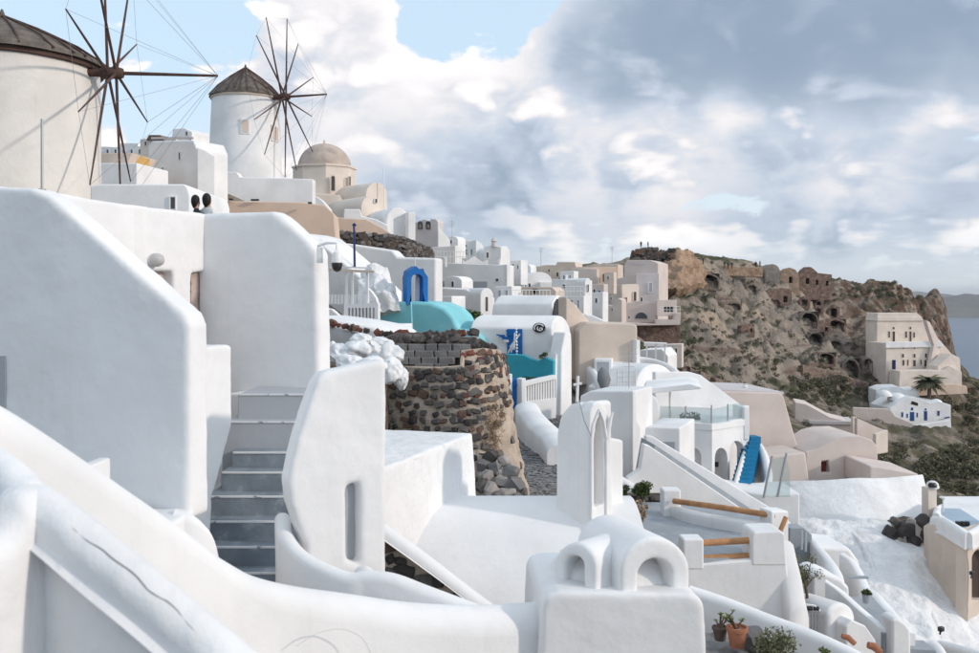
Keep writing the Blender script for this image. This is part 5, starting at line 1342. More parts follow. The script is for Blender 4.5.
win(t_, plane(630, 133.9, 14), 633, 637, 291, 301, True, PANEB, CREAM); win(t_, plane(630, 133.9, 14), 625, 627.5, 297, 303, False, PANEB, CREAM)
slab('arch_house', plane(640, 131, -6), [(616, 328), (656, 328), (656, 303), (640, 301), (628, 303), (620, 299), (616, 300)], PINK, t_, thick=3, bevel=.05)
slab('half_moon_window', plane(640, 130.9, -6), [(635, 318.5), (647.5, 318.5)] + arch(635, 647.5, 312.5, 319, 6, 12)[2:], PANE, t_, thick=.05, off=.05, smooth=None)
win(t_, plane(640, 130.9, -6), 640, 643, 297, 302)
slab('left_steps', plane(612, 126, -16), [(580, 345), (622, 345), (622, 300), (618, 298), (612, 306), (600, 304), (592, 308), (588, 300), (580, 312)], PINK, t_, thick=4, bevel=.06)
for (x_, y_) in ((610, 297), (611, 308), (628, 316)): win(t_, plane(612, 125.9, -16), x_, x_ + 2, y_, y_ + 3)
slab('base_terrace', plane(640, 128, -4), [(614, 326), (680, 325), (681, 313), (676, 313), (674, 320), (656, 320), (656, 324), (614, 322)], PINK, t_, thick=4, bevel=.05)
# balcony right
slab('balcony', plane(668, 130, 4), [(657, 316), (677, 316), (677, 300), (657, 300)], PINK, t_, holes=[rect(664, 674, 306.5, 312)], thick=1.5, bevel=.04)
slab('balcony_void', plane(668, 130, 4), rect(662, 675, 305, 313), PANEB, t_, thick=.1, off=-1.0)
t_, fr = house('brown_retaining_wall', 'dark red-brown retaining wall under the pinkish house', 660, 129.5, 2, [(636, 372), (680, 368), (680, 323), (636, 323)], BRICKR, 5, .1, 'wall')
# infill: the small houses packed between the bigger ones
def cot(label, x0, x1, y0, y1, d, yaw, m, ws, round_top=False, depth=2.0):
    o_ = arch(x0, x1, y0, y1 + 10, (y1 - y0) * .35, 12) if round_top else [(x0, y1 + 10), (x1, y1 + 10), (x1, y0), (x0, y0 + .6)]
    t_, fr = house('village_house', label, (x0 + x1) / 2, d, yaw, o_, m, depth, .06)
    for w_ in ws: win(t_, fr, w_[0], w_[1], w_[2], w_[3], len(w_) > 5, w_[4] if len(w_) > 4 and w_[4] else PANE, WHITE, .12, .05)
    return t_
cot('tiny white rooftop house right of the round green-windowed gable', 510, 521, 260, 275, 106, -16, WHITE, [(512, 514, 264, 268), (517, 518.6, 265, 269)])
cot('small white vault left of the far tan row', 520, 531, 264, 276, 118, -14, WHITE, [(523, 525.5, 268, 273, PANE, 1)], True)
cot('white cube house in front of the far tan row', 560, 574, 271, 284, 125, -14, WHITE, [(563, 565.5, 275, 280), (569, 571, 275, 280, SHUT)])
cot('cream house with blue door below the tan arch house', 590, 604, 284, 304, 112, -12, PINK, [(593, 595.5, 289, 294), (598, 601, 290, 299, BLUE)])
cot('white stepped annex right of the pale blue-white house', 592, 603, 292, 318, 96, -14, WHITE, [(595, 597.5, 298, 303)])
cot('low white terrace house under the pale blue-white house', 552, 584, 296, 312, 88, -14, WHITE, [(570, 573, 300, 306), (577, 579.5, 300, 308, SHUT)])
cot('white house with round top above the long white vault', 444, 462, 276, 292, 74, -16, WHITE, [(451, 454, 281, 287, PANE, 1)], True)
cot('flat white annex with grey shutters beside the long vault', 494, 512, 286, 304, 72, -14, WHITE, [(498, 501, 290, 297, SHUT), (505, 508, 290, 297, SHUT)])
cot('pale tan cottage left of the stepped pinkish house', 604, 614, 272, 284, 132, -10, TANP, [(607, 609, 276, 280)])
cot('small white gabled house right of the bell wall', 447, 458, 236, 248, 100, -14, WHITE, [(450, 452, 240, 244)], True)
cot('white terrace cottage between turquoise roof and broad house', 436, 452, 296, 314, 62, -16, WHITE, [(441, 444, 301, 309, SHUT)])
cot('small pinkish house right of the brown retaining wall', 664, 682, 344, 358, 100, -8, PINK, [(668, 671, 348, 353), (675, 677.5, 348, 354)])
# railings along terrace edges
for (x0, x1, y_, d, lab) in ((512, 550, 304, 59.5, 'thin white railing above the grey-white house'), (560, 584, 296, 87.5, 'thin white railing on the low terrace house'), (434, 470, 262, 79.6, 'thin white railing on the broad white house'), (660, 680, 313, 127.5, 'thin railing on the pinkish house terrace')):
    t_ = T('roof_railing', W((x0 + x1) / 2, y_, d), lab, 'railing')
    n_ = int((x1 - x0) / 3.2); hh = .85 * F / d; rr_ = .022 * (d / 60) ** .6
    for yy in (y_ - hh, y_ - hh * .5): tube('bar', [W(x0, yy, d), W(x1, yy, d)], rr_, PLAST, t_, 5)
    for k in range(n_ + 1): x_ = x0 + (x1 - x0) * k / n_; tube('baluster', [W(x_, y_ + 1, d), W(x_, y_ - hh, d)], rr_ * .8, PLAST, t_, 5)
# small things on the roofs
for (x_, y_, d, lab) in ((445, 262, 80, 'small round chimney on the broad white house, left end'), (500, 264, 80.5, 'small round chimney on the broad white house, right end'), (520, 301, 60, 'round chimney on the grey-white house behind the blue door'), (566, 278.5, 101, 'tiny chimney on the pale blue-white house'), (745, 391, 64, 'stub chimney on the blank pink house')):
    h_ = .35; p = W(x_, y_ + 1.5, d + .4)
    t_ = T('roof_chimney', p, lab, 'chimney')
    lathe('shaft', [(.15, -.3), (.14, 0), (.13, h_), (.18, h_ + .04), (.18, h_ + .1), (.09, h_ + .14)], p, WHITE, t_, 14)
    lathe('pot_cap', [(.1, h_ + .1), (.11, h_ + .2), (.04, h_ + .25)], p, LILAC, t_, 10)
for (x_, y_, d, hh, lab) in ((452, 246, 89, 2.4, 'thin television aerial on the white cube house'), (541, 273, 113, 3.0, 'thin television aerial on the small vaulted house'), (612, 267, 151, 3.2, 'thin television aerial on the tan arch house'), (629, 391, 36, 1.5, 'thin aerial on the tall white block')):
    p = W(x_, y_, d + .5); t_ = T('television_aerial', p, lab, 'aerial')
    tube('mast', [p - Vector((0, 0, .3)), p + Vector((0, 0, hh))], .02 * (d / 60) ** .5, METAL, t_, 6)
    for k in range(4):
        q = p + Vector((0, 0, hh - .12 - k * .16)); tube('rod', [q - Vector((.32 - k * .04, 0, 0)), q + Vector((.32 - k * .04, 0, 0))], .012 * (d / 60) ** .5, METAL, t_, 5)
# ------------------------------------------------------------------ castle ruin on the ridge
t_ = T('castle_ruin', W(665, 270, 196), 'ruined castle mound of tan rock with dark masonry on the skyline', 'ruin')
patch('rock_mound', [[(655, 262, 200), (668, 251, 200), (682, 249, 201), (692, 253, 203), (699, 264, 206)], [(650, 272, 194), (668, 268, 193), (682, 266, 194), (695, 270, 198), (704, 274, 203)], [(648, 290, 190), (664, 288, 188), (680, 288, 189), (698, 284, 194), (708, 284, 200)]], 50, 36, CASTLE, t_, amp=1.3, sc=.5, thick=6)
patch('dark_masonry', [[(632, 250, 199), (645, 248.5, 198), (660, 249, 198), (672, 252, 199)], [(632, 258, 197), (645, 258, 196), (660, 260, 196), (674, 258, 197)], [(630, 266, 196), (645, 268, 195), (660, 268, 195), (672, 264, 196)]], 40, 20, DRUBBLE, t_, amp=1.2, sc=.7, thick=5)
for k in range(30):
    x_ = rng.uniform(633, 674); s = rng.uniform(.5, 1.1)
    stone('masonry_stone', t_, W(x_, rng.uniform(249, 261), 195.8), (s * 1.4, s, s * .8), (0, -1, 0), rng.choice((0, 1, 2)), 0, rng)
t_, fr = house('castle_parapet', 'straight tan parapet wall along the ridge path', 735, 216, 6, [(706, 275), (763, 277), (763, 267), (742, 267), (706, 264)], CASTLE, 1.2, .1, 'wall')
# ruins with arches
t_ = T('arched_ruin', W(808, 290, 226), 'red-brown ruined chapel walls with rounded gables on the ridge', 'ruin')
fr = plane(808, 226, 6)
slab('gable_wall', fr, [(797, 300), (832, 300), (832, 274.5), (818, 273), (815, 270), (811, 267), (806, 267), (802, 270), (799, 274), (797, 277)], BRICKR, t_, holes=[rect(816, 818.5, 280, 285), rect(826, 828.5, 281, 286), arch(806, 809.5, 278, 284, 1.7, 6)], thick=1.4, bevel=.1)
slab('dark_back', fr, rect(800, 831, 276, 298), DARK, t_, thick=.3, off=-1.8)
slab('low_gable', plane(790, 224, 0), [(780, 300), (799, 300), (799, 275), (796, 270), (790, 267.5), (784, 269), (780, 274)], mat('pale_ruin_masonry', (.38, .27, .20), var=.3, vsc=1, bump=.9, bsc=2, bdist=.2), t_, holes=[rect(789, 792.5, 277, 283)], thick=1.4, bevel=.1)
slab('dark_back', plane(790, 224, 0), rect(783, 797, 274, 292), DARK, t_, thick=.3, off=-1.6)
slab('round_stub', plane(772, 222, 0), arch(765, 780, 264, 285, 7, 10), mat('grey_ruin_masonry', (.28, .25, .22), var=.3, bump=.9, bsc=2, bdist=.2), t_, thick=3, bevel=.2)
# caves and dug-out houses in the cliff
def on_terr(px, py_, dflt=200):
    p = tpt(px, py_, 100)
    return p if p else W(px, py_, dflt)
CV = [(709, 281, 18, 12, 0, 'largest dark cave mouth below the castle parapet'), (733, 306, 15, 5, 0, 'low wide dark cave in the pale cliff face'), (809, 320, 17, 14, 1, 'broad dark cave house in the middle of the cliff'), (836, 325, 17, 9, 1, 'flat dark cave right of the broad cave house'),
      (816, 339, 14, 11, 1, 'round dark cave below the broad cave house'), (835, 345, 13, 8, 1, 'small dark cave beside the round lower cave'), (851, 368, 15, 16, 1, 'tall dark cave left of the pale mansion'), (868, 365, 9, 12, 1, 'narrow dark cave next to the pale mansion'),
      (776, 303, 9, 7, 1, 'small square cave under the ruined chapel'), (752, 288, 8, 6, 0, 'tiny dark hollow below the round ruin stub'), (826, 358, 16, 8, 1, 'low dark cave above the scrub terraces')]
for (px, py_, w, h, fm, lab) in CV:
    p = on_terr(px, py_ + h * .45); d = p.y - .5
    t_ = T('cave_mouth', W(px, py_ + h / 2, d), lab, 'cave')
    fr = plane(px, d, rng.uniform(-8, 14))
    a = arch(px - w / 2, px + w / 2, py_ - h / 2, py_ + h / 2 + 2, h * .6, 12)
    a = [(x_ + rng.uniform(-.6, .6), y_ + rng.uniform(-.4, .4)) for x_, y_ in a]
    o_ = arch(px - w / 2 - 1.6, px + w / 2 + 1.6, py_ - h / 2 - 1.4, py_ + h / 2 + 5, h * .6 + 1, 12)
    o_ = [(x_ + rng.uniform(-.7, .7), y_ + rng.uniform(-.5, .5)) for x_, y_ in o_]
    slab('surround', fr, o_, BRICKR if fm and rng.random() < .4 else mat('grey_cave_rock', (.25, .205, .17), var=.35, vsc=.8, bump=1.0, bsc=1.5, bdist=.4), t_, holes=[a], thick=4.0, bevel=.3)
    slab('hollow', fr, rect(px - w / 2 - 1.5, px + w / 2 + 1.5, py_ - h / 2 - 1.5, py_ + h / 2 + 3.5), DARK, t_, thick=.4, off=-2.6)  # near-black sheet that paints in the darkness of the cave
for (px, py_, w, h, lab) in ((805, 303, 5, 6, 'small doorway ruin left of the chapel foot'), (819, 305, 4, 6, 'narrow doorway ruin below the chapel'), (819, 311, 4, 4, 'square hole ruin under the narrow doorway'), (834, 313, 6, 9, 'tall dark doorway ruin above the flat cave'), (779, 297, 26, 16, 'red-brown broken wall below the round stub'), (822, 328, 18, 14, 'red-brown wall stub between the dark caves'), (748, 329, 14, 9, 'brown wall stub in the pale cliff')):
    p = on_terr(px, py_ + h * .5); d = p.y - .8
    t_ = T('wall_ruin', W(px, py_ + h / 2, d), lab, 'ruin')
    fr = plane(px, d, rng.uniform(-5, 15)); big = w > 10
    q = 3 if not big else 0
    o_ = [(px - w / 2 - q, py_ + h / 2 + 4), (px + w / 2 + q, py_ + h / 2 + 4), (px + w / 2 + q, py_ - h / 2 - q * .5), (px + w * .1, py_ - h / 2 - q - 1), (px - w * .3, py_ - h / 2 - q + .8), (px - w / 2 - q, py_ - h / 2 + 1.5)]
    ho = rect(px - w / 2, px + w / 2, py_ - h / 2, py_ + h / 2) if not big else rect(px + w * .18, px + w * .33, py_ - h * .05, py_ + h * .35)
    slab('wall_panel', fr, o_, BRICKR, t_, holes=[ho], thick=1.6, bevel=.12)
    slab('hollow', fr, [(ho[0][0] - 1, ho[0][1] + 1), (ho[1][0] + 1, ho[1][1] + 1), (ho[2][0] + 1, ho[2][1] - 1), (ho[3][0] - 1, ho[3][1] - 1)], DARK, t_, thick=.3, off=-1.7)  # dark sheet painted in for the unlit space behind the hole
# dry stone terrace walls over the slope
for (pts, hh, lab) in (([(690, 380), (715, 383), (745, 386), (775, 384), (805, 380)], 2.0, 'long dry stone terrace wall at the foot of the cliff'), ([(668, 362), (690, 372), (715, 381), (745, 391), (780, 398)], 1.0, 'pale path wall slanting down below the cliff'),
                       ([(690, 392), (720, 394), (760, 402), (800, 404)], 1.4, 'lower brown terrace wall above the pink house'), ([(893, 486), (905, 470), (925, 450), (945, 434), (962, 421)], 1.2, 'dry stone wall along the scrub path at right'), ([(925, 493), (950, 495), (979, 500), (1010, 506)], 1.2, 'low wall beneath the scrub slope at right edge'), ([(905, 486), (940, 490), (985, 490)], 1.0, 'upper low wall beneath the scrub slope'), ([(800, 366), (830, 372), (860, 382), (880, 384)], 1.0, 'narrow stone wall by the lower caves')):
    q_ = crom([Vector((x_, y_, 0)) for x_, y_ in pts], 5)
    P = []
    for v in q_:
        h_ = tpt(v.x, v.y + 2, 100)
        if h_ is None or (P and abs(h_.y - P[-1].y) > 14): continue
        P.append(h_ + Vector((0, -.4, hh * .7)))
    if len(P) < 3: continue
    o_ = sweep('dry_stone_wall', P, .8, mat('rubble_wall_face', (.27, .205, .165), var=.35, vsc=1.2, bump=1.0, bsc=3.5, bdist=.25, col2=(.15, .10, .08), c2lo=.5, c2hi=.62, c2sc=2), None, drop=hh + 1.5, n=3, rnd=.6, wob=.25, world=True)
    tag(o_, lab, 'wall')
# people on the ridge
PMF = [person_mesh('person', 1.7, [SKIN, CLOTHD, CLOTHD])]
for i, (px, py_, d) in enumerate(((699, 263.5, 208), (703, 263, 209), (724.5, 266.5, 214.5), (728, 267.5, 214.5), (732, 267.5, 215), (756, 267, 217), (760, 266.5, 217), (641, 247.5, 199), (648, 247.5, 199))):
    o_ = bpy.data.objects.new('person', PMF[0]); COL.objects.link(o_)
    o_.location = W(px, py_, d) - Vector((0, 0, .35)); o_.rotation_euler.z = i * 1.7
    tag(o_, ('tiny person in dark clothes on the castle mound' if px < 660 else 'tiny person in dark clothes walking the ridge path'), 'person', 'sightseers on the castle' if px < 660 else 'sightseers on the ridge path')
# ------------------------------------------------------------------ pale mansion below the headland
dM = 197
t_ = T('pale_mansion', W(910, 385, dM), 'pale two-tier mansion with rows of windows on the cliff terrace', 'house')
fr = plane(905, dM + 6, 8)
slab('upper_storey', fr, [(877, 390), (934, 390), (934, 341), (928, 330), (922, 317), (917, 313), (878, 313), (877, 318)], CREAM, t_, thick=4.5, bevel=.1)
slab('roof_edge', fr, [(877, 321), (924, 321), (922, 317), (878, 317)], CREAM, t_, thick=4.6, off=.3, bevel=.08)
for (a, b, y0, y1) in ((888, 890.5, 331, 338), (892, 895.5, 331, 342), (905, 907.5, 331, 338), (909, 912, 331, 342), (913, 915.3, 332, 338)): win(t_, fr, a, b, y0, y1, False, PANEB, CREAM, .14, .08)
for (a, b) in ((892.5, 895), (909.3, 911.7)): win(t_, fr, a, b, 326.5, 329.3, True, PANEB, CREAM, .14, .08)
f2 = plane(910, dM, 8)
slab('lower_storey', f2, [(886, 395), (947, 395), (944, 352), (936, 343), (886, 343)], CREAM, t_, thick=7, bevel=.1)
slab('terrace_parapet', f2, [(886, 348), (944, 347), (941, 341), (886, 342)], WHITE, t_, thick=.5, off=.4, bevel=.08)
for (a, b, y0, y1) in ((901.5, 904.5, 353.5, 358), (913, 916, 353.5, 358), (924.5, 927.5, 353, 358), (902, 904.7, 346.5, 349), (913.4, 915.8, 346.5, 349), (902, 905, 359.5, 366), (907, 909, 359.5, 366), (912.5, 916.5, 359.5, 367), (920, 922, 359.5, 365), (924, 927, 359.5, 367), (930, 932, 360, 365), (935, 938, 360, 366)): win(t_, f2, a, b, y0, y1, False, PANEB, CREAM, .15, .08)
slab('front_terrace', plane(905, dM - 5, 6), [(899, 388), (962, 388), (962, 372), (950, 366), (945, 370), (900, 371)], CREAM, t_, thick=4, bevel=.1)
slab('side_ramp', plane(930, dM - 1, 34), [(925, 392), (955, 388), (952, 354), (938, 338), (930, 322), (926, 320), (934, 345)], PINK, t_, thick=.8, bevel=.08)
slab('east_wing', plane(948, dM - 3, 16), [(938, 392), (962, 386), (960, 358), (952, 354), (938, 366)], CREAM, t_, thick=3, bevel=.1)
slab('doorway', plane(893, dM - 1, -30), rect(892, 895.6, 360, 372), NAVY, t_, thick=.2, off=.1)
t_, fr = house('tan_bank_wall', 'low tan retaining wall under the palm by the mansion', 940, 187, 4, [(915, 396), (968, 394), (967, 386), (955, 384), (915, 386)], TAN, 1.5, .15, 'wall')
# palm
rp = random.Random(5)
pb_ = W(929, 388, 184)
t_ = T('palm_tree', pb_ - Vector((0, 0, 1)), 'dark squat palm in front of the pale mansion', 'palm')
tube('trunk', [pb_ - Vector((0, 0, 2)), pb_ + Vector((.1, 0, .3)), pb_ + Vector((0, 0, 1.2))], [.4, .34, .3], mat('palm_trunk', (.12, .09, .07), bump=.8, bsc=8), t_, 8)
ds = []
for k in range(60):
    a = 2 * math.pi * k / 60 * 4.4; el = rp.uniform(-.2, 1.1); L = rp.uniform(2.6, 3.6)
    V, Fc = [], []; h0 = Vector((math.cos(a), math.sin(a), 0)); sd = Vector((-math.sin(a), math.cos(a), 0))
    for j in range(7):
        f = j / 6; p = pb_ + Vector((0, 0, 1.2)) + h0 * (L * f * math.cos(el * (1 - f))) + Vector((0, 0, L * (math.sin(el) * f - .55 * f * f)))
        wv = .42 * math.sin(math.pi * min(1, f * .9 + .1))
        V += [p - sd * wv - Vector((0, 0, wv * .5)), p, p + sd * wv - Vector((0, 0, wv * .5))]
    for j in range(6): Fc += [(j * 3, j * 3 + 1, j * 3 + 4, j * 3 + 3), (j * 3 + 1, j * 3 + 2, j * 3 + 5, j * 3 + 4)]
    ds.append((V, Fc))
build('fronds', *join(ds), SCRUB, t_, fix=False)
# ------------------------------------------------------------------ white house with blue doors
CBLUE = mat('faded_navy_paint', (.02, .075, .23), rough=.6, var=.15, bump=0)
dB = 178
t_ = T('blue_shutter_house', W(915, 432, dB), 'white cottage with blue doors and windows on the scrub slope', 'house')
fr = plane(905, dB, 4)
slab('front_wall', fr, [(890, 440), (951, 436), (951, 405), (938, 401), (931, 403), (922, 399), (912, 396.5), (903, 399), (896, 404), (890, 408)], WHITE, t_, thick=8, bevel=.12)
slab('rear_block', plane(895, dB + 8, -8), [(876, 425), (930, 425), (920, 398), (917, 389), (905, 390), (900, 387), (884, 387), (876, 390)], WHITE, t_, thick=6, bevel=.12)
for (a, b, y0, y1) in ((901, 903.6, 412, 417.5), (906.3, 908.3, 413.5, 418), (916.3, 918.3, 412.5, 417.5), (937, 940, 410.5, 416)): win(t_, fr, a, b, y0, y1, False, CBLUE, WHITE, .08)
for (a, b, y0, y1) in ((910, 914.3, 412, 421), (924, 927.3, 411, 420.5)): solid_door(t_, fr, a, b, y0, y1, CBLUE)
win(t_, fr, 910.7, 913.6, 407, 410.5, True, CBLUE, WHITE, .08); win(t_, fr, 924.4, 926.9, 408, 410.3, True, CBLUE, WHITE, .08)
for (x_, y_, r_) in ((897, 400, 1.7), (884, 396, 1.4), (936, 404, 1.2)):
    lathe('dome', [(r_ * math.cos(a), r_ * .8 * math.sin(a)) for a in [math.pi / 2 * k / 8 for k in range(8)]] + [(.03, r_ * .81)], W(x_, y_, dB + 3), WHITE, t_, 20)
slab('yard_wall', plane(930, dB - 7, 8), [(914, 442), (952, 434), (951, 420), (914, 425.5)], WHITE, t_, thick=.6, bevel=.1)
slab('side_yard', plane(880, dB - 2, -8), [(853, 418), (892, 428), (897, 434), (914, 436), (914, 424), (895, 416), (890, 409), (853, 407.5)], PINK, t_, thick=.8, bevel=.1)
slab('painted_roof_shadow', fr, [(911, 404), (918, 406), (918, 403), (912, 401)], DARK, t_, thick=.1, off=.05)  # dark panel on the wall, a shadow painted in as colour
tube('boat_rail', [on(fr, 945, 418, .4), on(fr, 949.5, 417, .4)], .15, CBLUE, t_, 6)
# scrub terrace shed + field walls left of the cottage
t_, fr = house('field_shed', 'low tan walled yard with flat grey roof below the cliff', 835, 128, -6, [(795, 440), (858, 445), (858, 424), (830, 417), (806, 404), (795, 402)], PINK, 5, .1, 'yard')
slab('flat_roof', fr, [(806, 424), (853, 425), (853, 421.5), (806, 420.5)], LILAC, t_, thick=5, off=.3, bevel=.05)
slab('end_post', plane(856, 126, 10), rect(853, 856.5, 417, 440), CREAM, t_, thick=.5)
slab('yard_wall', plane(870, 124, 20), [(857, 448), (887, 452), (887, 431), (872, 425), (857, 418)], PINK, t_, thick=.5, bevel=.05)
slab('lit_wall_end', plane(880, 121, 30), [(876, 455), (888, 452), (888, 430), (876, 434)], CREAM, t_, thick=.5, bevel=.05)
# ------------------------------------------------------------------ pink houses
t_ = T('blank_pink_house', W(760, 470, 62), 'big blank pinkish house with sloping end behind blue steps', 'house')
slab('walls', plane(770, 62, 8), [(715, 500), (812, 500), (801, 452), (796, 440), (784, 396), (780, 392.5), (722, 391), (715, 392)], PINK, t_, thick=6, bevel=.12)
slab('low_front', plane(760, 58, 8), [(742, 500), (812, 500), (806, 452), (742, 458)], PINK, t_, thick=3, bevel=.15)
slab('roof_slab', plane(750, 62, 8), [(712, 392.5), (784, 394.5), (784, 392), (712, 389.5)], LILAC, t_, thick=6.2, off=.1)
t_ = T('red_window_house', W(840, 480, 60), 'pinkish vaulted house with two small dark red windows', 'house')
fr = plane(840, 60, 4)
slab('walls', fr, [(806, 500), (878, 500), (878, 447), (872, 440), (862, 436.5), (845, 437), (832, 440), (822, 447), (806, 452)], PINK, t_, holes=[[(821.5, 472.5), (830.5, 472.5), (828.5, 460.5), (821.5, 461.5)]], thick=.5, bevel=.08)
slab('rear_body', fr, [(806, 500), (878, 500), (878, 447), (872, 440), (862, 436.5), (845, 437), (832, 440), (822, 447), (806, 452)], PINK, t_, thick=5, off=-.52, bevel=.1)
slab('window_board', fr, rect(822, 826, 462, 472), REDB, t_, thick=.05, off=-.4)
win(t_, fr, 853, 859.5, 456, 464.5, False, REDB, PINK, .05, .04)
slab('white_dome', plane(800, 66, 0), arch(782, 822, 442, 480, 18, 14), WHITE, t_, thick=5, bevel=.2)
# ------------------------------------------------------------------ white terrace wall and whitewashed slope
t_ = T('battered_white_wall', W(860, 525, 50), 'tall stained white retaining wall below the pinkish houses', 'wall')
patch('wall_face', [[(780, 482, 52), (830, 479.5, 51), (880, 478, 51), (922, 475, 52)], [(780, 505, 50.5), (830, 504, 49.5), (880, 503, 49.5), (930, 500, 51)], [(780, 535, 49), (830, 535, 48), (880, 530, 48), (938, 524, 50)]], 60, 30, WHITE2, t_, amp=.10, sc=.5, thick=5)
slab('pink_terrace', plane(900, 56, 0), [(870, 490), (921, 490), (919, 474), (880, 467), (870, 466)], PINK, t_, thick=4, bevel=.1)
t_ = T('whitewashed_slope', W(880, 640, 42), 'lumpy whitewashed rock slope falling away at lower right', 'slope')
patch('rock_face', [[(768, 515, 47.5), (835, 522, 47), (880, 522, 47), (905, 535, 46.5), (945, 545, 46)],
                    [(775, 545, 44.5), (840, 552, 44), (880, 550, 44), (915, 560, 43.5), (962, 575, 43.5)],
                    [(815, 585, 41.5), (850, 588, 41), (890, 588, 41), (930, 595, 41), (985, 605, 41.5)],
                    [(830, 625, 39), (870, 625, 38.5), (910, 630, 38.5), (950, 640, 38.5), (1010, 645, 39.5)],
                    [(840, 680, 36), (880, 680, 36), (930, 690, 36), (980, 690, 36.5), (1060, 690, 38)]], 110, 90, WROCK, t_, amp=.34, sc=.33, thick=2.5, octv=6, ridged=True)
sweep('drain_ridge', [(872, 526, 46.3), (892, 545, 44.6), (908, 566, 43.2), (922, 592, 41.0), (936, 622, 39.2), (948, 655, 37.8)], .3, WROCK, t_, drop=.8, n=8, wob=.06)
sweep('drain_ridge', [(848, 527, 46.2), (862, 542, 44.4), (870, 560, 42.8), (874, 580, 41.4)], .3, WROCK, t_, drop=.8, n=8, wob=.06)
sweep('terrace_edge', [(806, 540, 44.2), (830, 546, 43.6), (850, 545, 43.4)], .3, WHITE2, t_, drop=1.0, n=6, wob=.05)
t_, fr = house('lava_outcrop', 'dark lava outcrop with pink wall under the white retaining wall', 910, 46.2, 6, [(888, 555), (942, 555), (941, 534), (936, 524), (915, 521), (900, 525), (891, 533)], DRUBBLE, 1.2, .15, 'outcrop')
slab('pink_wall', plane(924, 45.6, 6), [(913, 548), (938, 544), (934, 520), (914, 520), (910, 530)], PINK, t_, thick=.6, bevel=.1)
for k in range(22):
    s = rng.uniform(.25, .6); stone('rock', t_, W(rng.uniform(888, 938), rng.uniform(520, 548), 45.7), (s * 1.3, s, s), (0, -1, .2), rng.choice((0, 0, 1, 5)), rng.uniform(-1, 1), rng)
t_ = T('beige_arch_house', W(960, 620, 40), 'beige house with arched opening and blue roof terrace at right edge', 'house')
patch('curved_wall', [[(934, 520, 43), (945, 522, 41.5), (960, 530, 40.4), (968, 534, 40)], [(934, 560, 43), (945, 565, 41.5), (960, 570, 40.4), (968, 572, 40)], [(936, 620, 43), (947, 625, 41.5), (960, 630, 40.4), (968, 632, 40)]], 20, 20, TANP, t_, amp=.08, sc=.8, thick=1)
fr = plane(967, 40, 38)
slab('sunlit_wall', fr, [(967, 640), (1015, 640), (1015, 515), (967, 533)], TANP, t_, holes=[arch(972, 992, 549, 600, 12, 12)], thick=.5, bevel=.06)
slab('arch_dark', fr, rect(970, 996, 545, 604), PANEB, t_, thick=.1, off=-.45)
zr = W(960, 521, 43).z
V = [Vector((v.x, v.y, zr - .35)) for v in (W(938, 0, 44), W(966, 0, 40.6), W(1015, 0, 44), W(1000, 0, 50), W(945, 0, 50))]
k = len(V); V += [v - Vector((0, 0, .3)) for v in V]
build('terrace_floor', V, [tuple(range(k)), tuple(range(2 * k - 1, k - 1, -1))] + [(i, (i + 1) % k, (i + 1) % k + k, i + k) for i in range(k)], WHITE, t_, None)
box('pool', Vector((W(960, 0, 45.2).x, 45.2, zr - .346)), (1.25, 4.0, .02), POOL, t_, R(-8))
sweep('parapet', [(934, 516, 43.2), (945, 518, 41.7), (957, 525, 40.5), (968, 532, 40)], .35, WHITE, t_, drop=.7, n=5)
sweep('parapet', [(968, 532, 40), (990, 519, 41.6), (1015, 508, 44)], .35, WHITE, t_, drop=.7, n=5)
sweep('parapet', [(936, 513, 44.5), (940, 505, 48), (960, 502, 50), (1000, 501, 51)], .35, WHITE, t_, drop=1.2, n=5)
for (x_, y_) in ((958, 516), (963, 514.5), (967, 517)):
    p = W(x_, y_, 43.5); lathe('pot', [(.08, 0), (.13, .1), (.11, .22), (.05, .22)], Vector((p.x, p.y, zr - .35)), BLACK, t_, 10)
t_ = T('square_chimney', W(932, 512, 47), 'beige post chimney with domed dark cap right of the white wall', 'chimney')
slab('shaft', plane(932, 47, 12), rect(928, 937, 488, 520), CREAM, t_, thick=.5, bevel=.04)
lathe('cap', [(.30, 0), (.30, .08), (.25, .25), (.12, .34), (.02, .36)], W(932.5, 488, 47.2), WHITE, t_, 14)
lathe('vent', [(.20, 0), (.21, .1), (.15, .2)], W(932.5, 487, 46.95), BLACK, t_, 10)
tube('antenna', [W(943.5, 512, 46), W(943, 499, 46)], .03, PLAST, t_, 6)
lathe('dish', [(.02, 0), (.18, .06), (.16, .10)], W(943, 499, 46), PLAST, t_, 12)
# ------------------------------------------------------------------ bottom right: stairs, walls, vault kiosk
zB = (HY - 600) * 24 / F
t_ = T('lower_stairway', W(850, 640, 28), 'maze of white stair walls and grey landings at lower right', 'stairs')
fr = plane(800, 30, 4)
slab('grey_stairs', fr, [(786, 600), (812, 600), (812, 535), (804, 528), (790, 528)], GREYP, t_, thick=.6, bevel=.02)
slab('back_block', plane(830, 33, 4), [(786, 660), (880, 660), (868, 590), (860, 562), (850, 548), (820, 546), (800, 534), (786, 528)], WHITE, t_, thick=2, bevel=.15)
sweep('stair_wall', [(796, 526, 31.5), (806, 533, 31), (814, 541, 30), (826, 556, 28.5), (838, 573, 27.5), (841, 592, 27)], .25, WHITE, t_, rnd=.4, drop=2.2, n=6)
sweep('stair_wall', [(842, 553, 32), (852, 560, 31.6), (860, 573, 31), (866, 586, 30), (872, 592, 29.5)], .25, WHITE, t_, rnd=.4, drop=2.6, n=6)
slab('mid_block', plane(830, 27, 2), [(812, 650), (850, 650), (850, 588), (842, 580), (822, 572), (812, 574)], WHITE, t_, thick=1.2, bevel=.1)
sweep('stair_wall', [(826, 580, 26.2), (840, 590, 26), (856, 604, 25.6), (874, 619, 25.2), (884, 627, 25), (894, 627, 25)], .22, WHITE, t_, rnd=.4, drop=2, n=6)
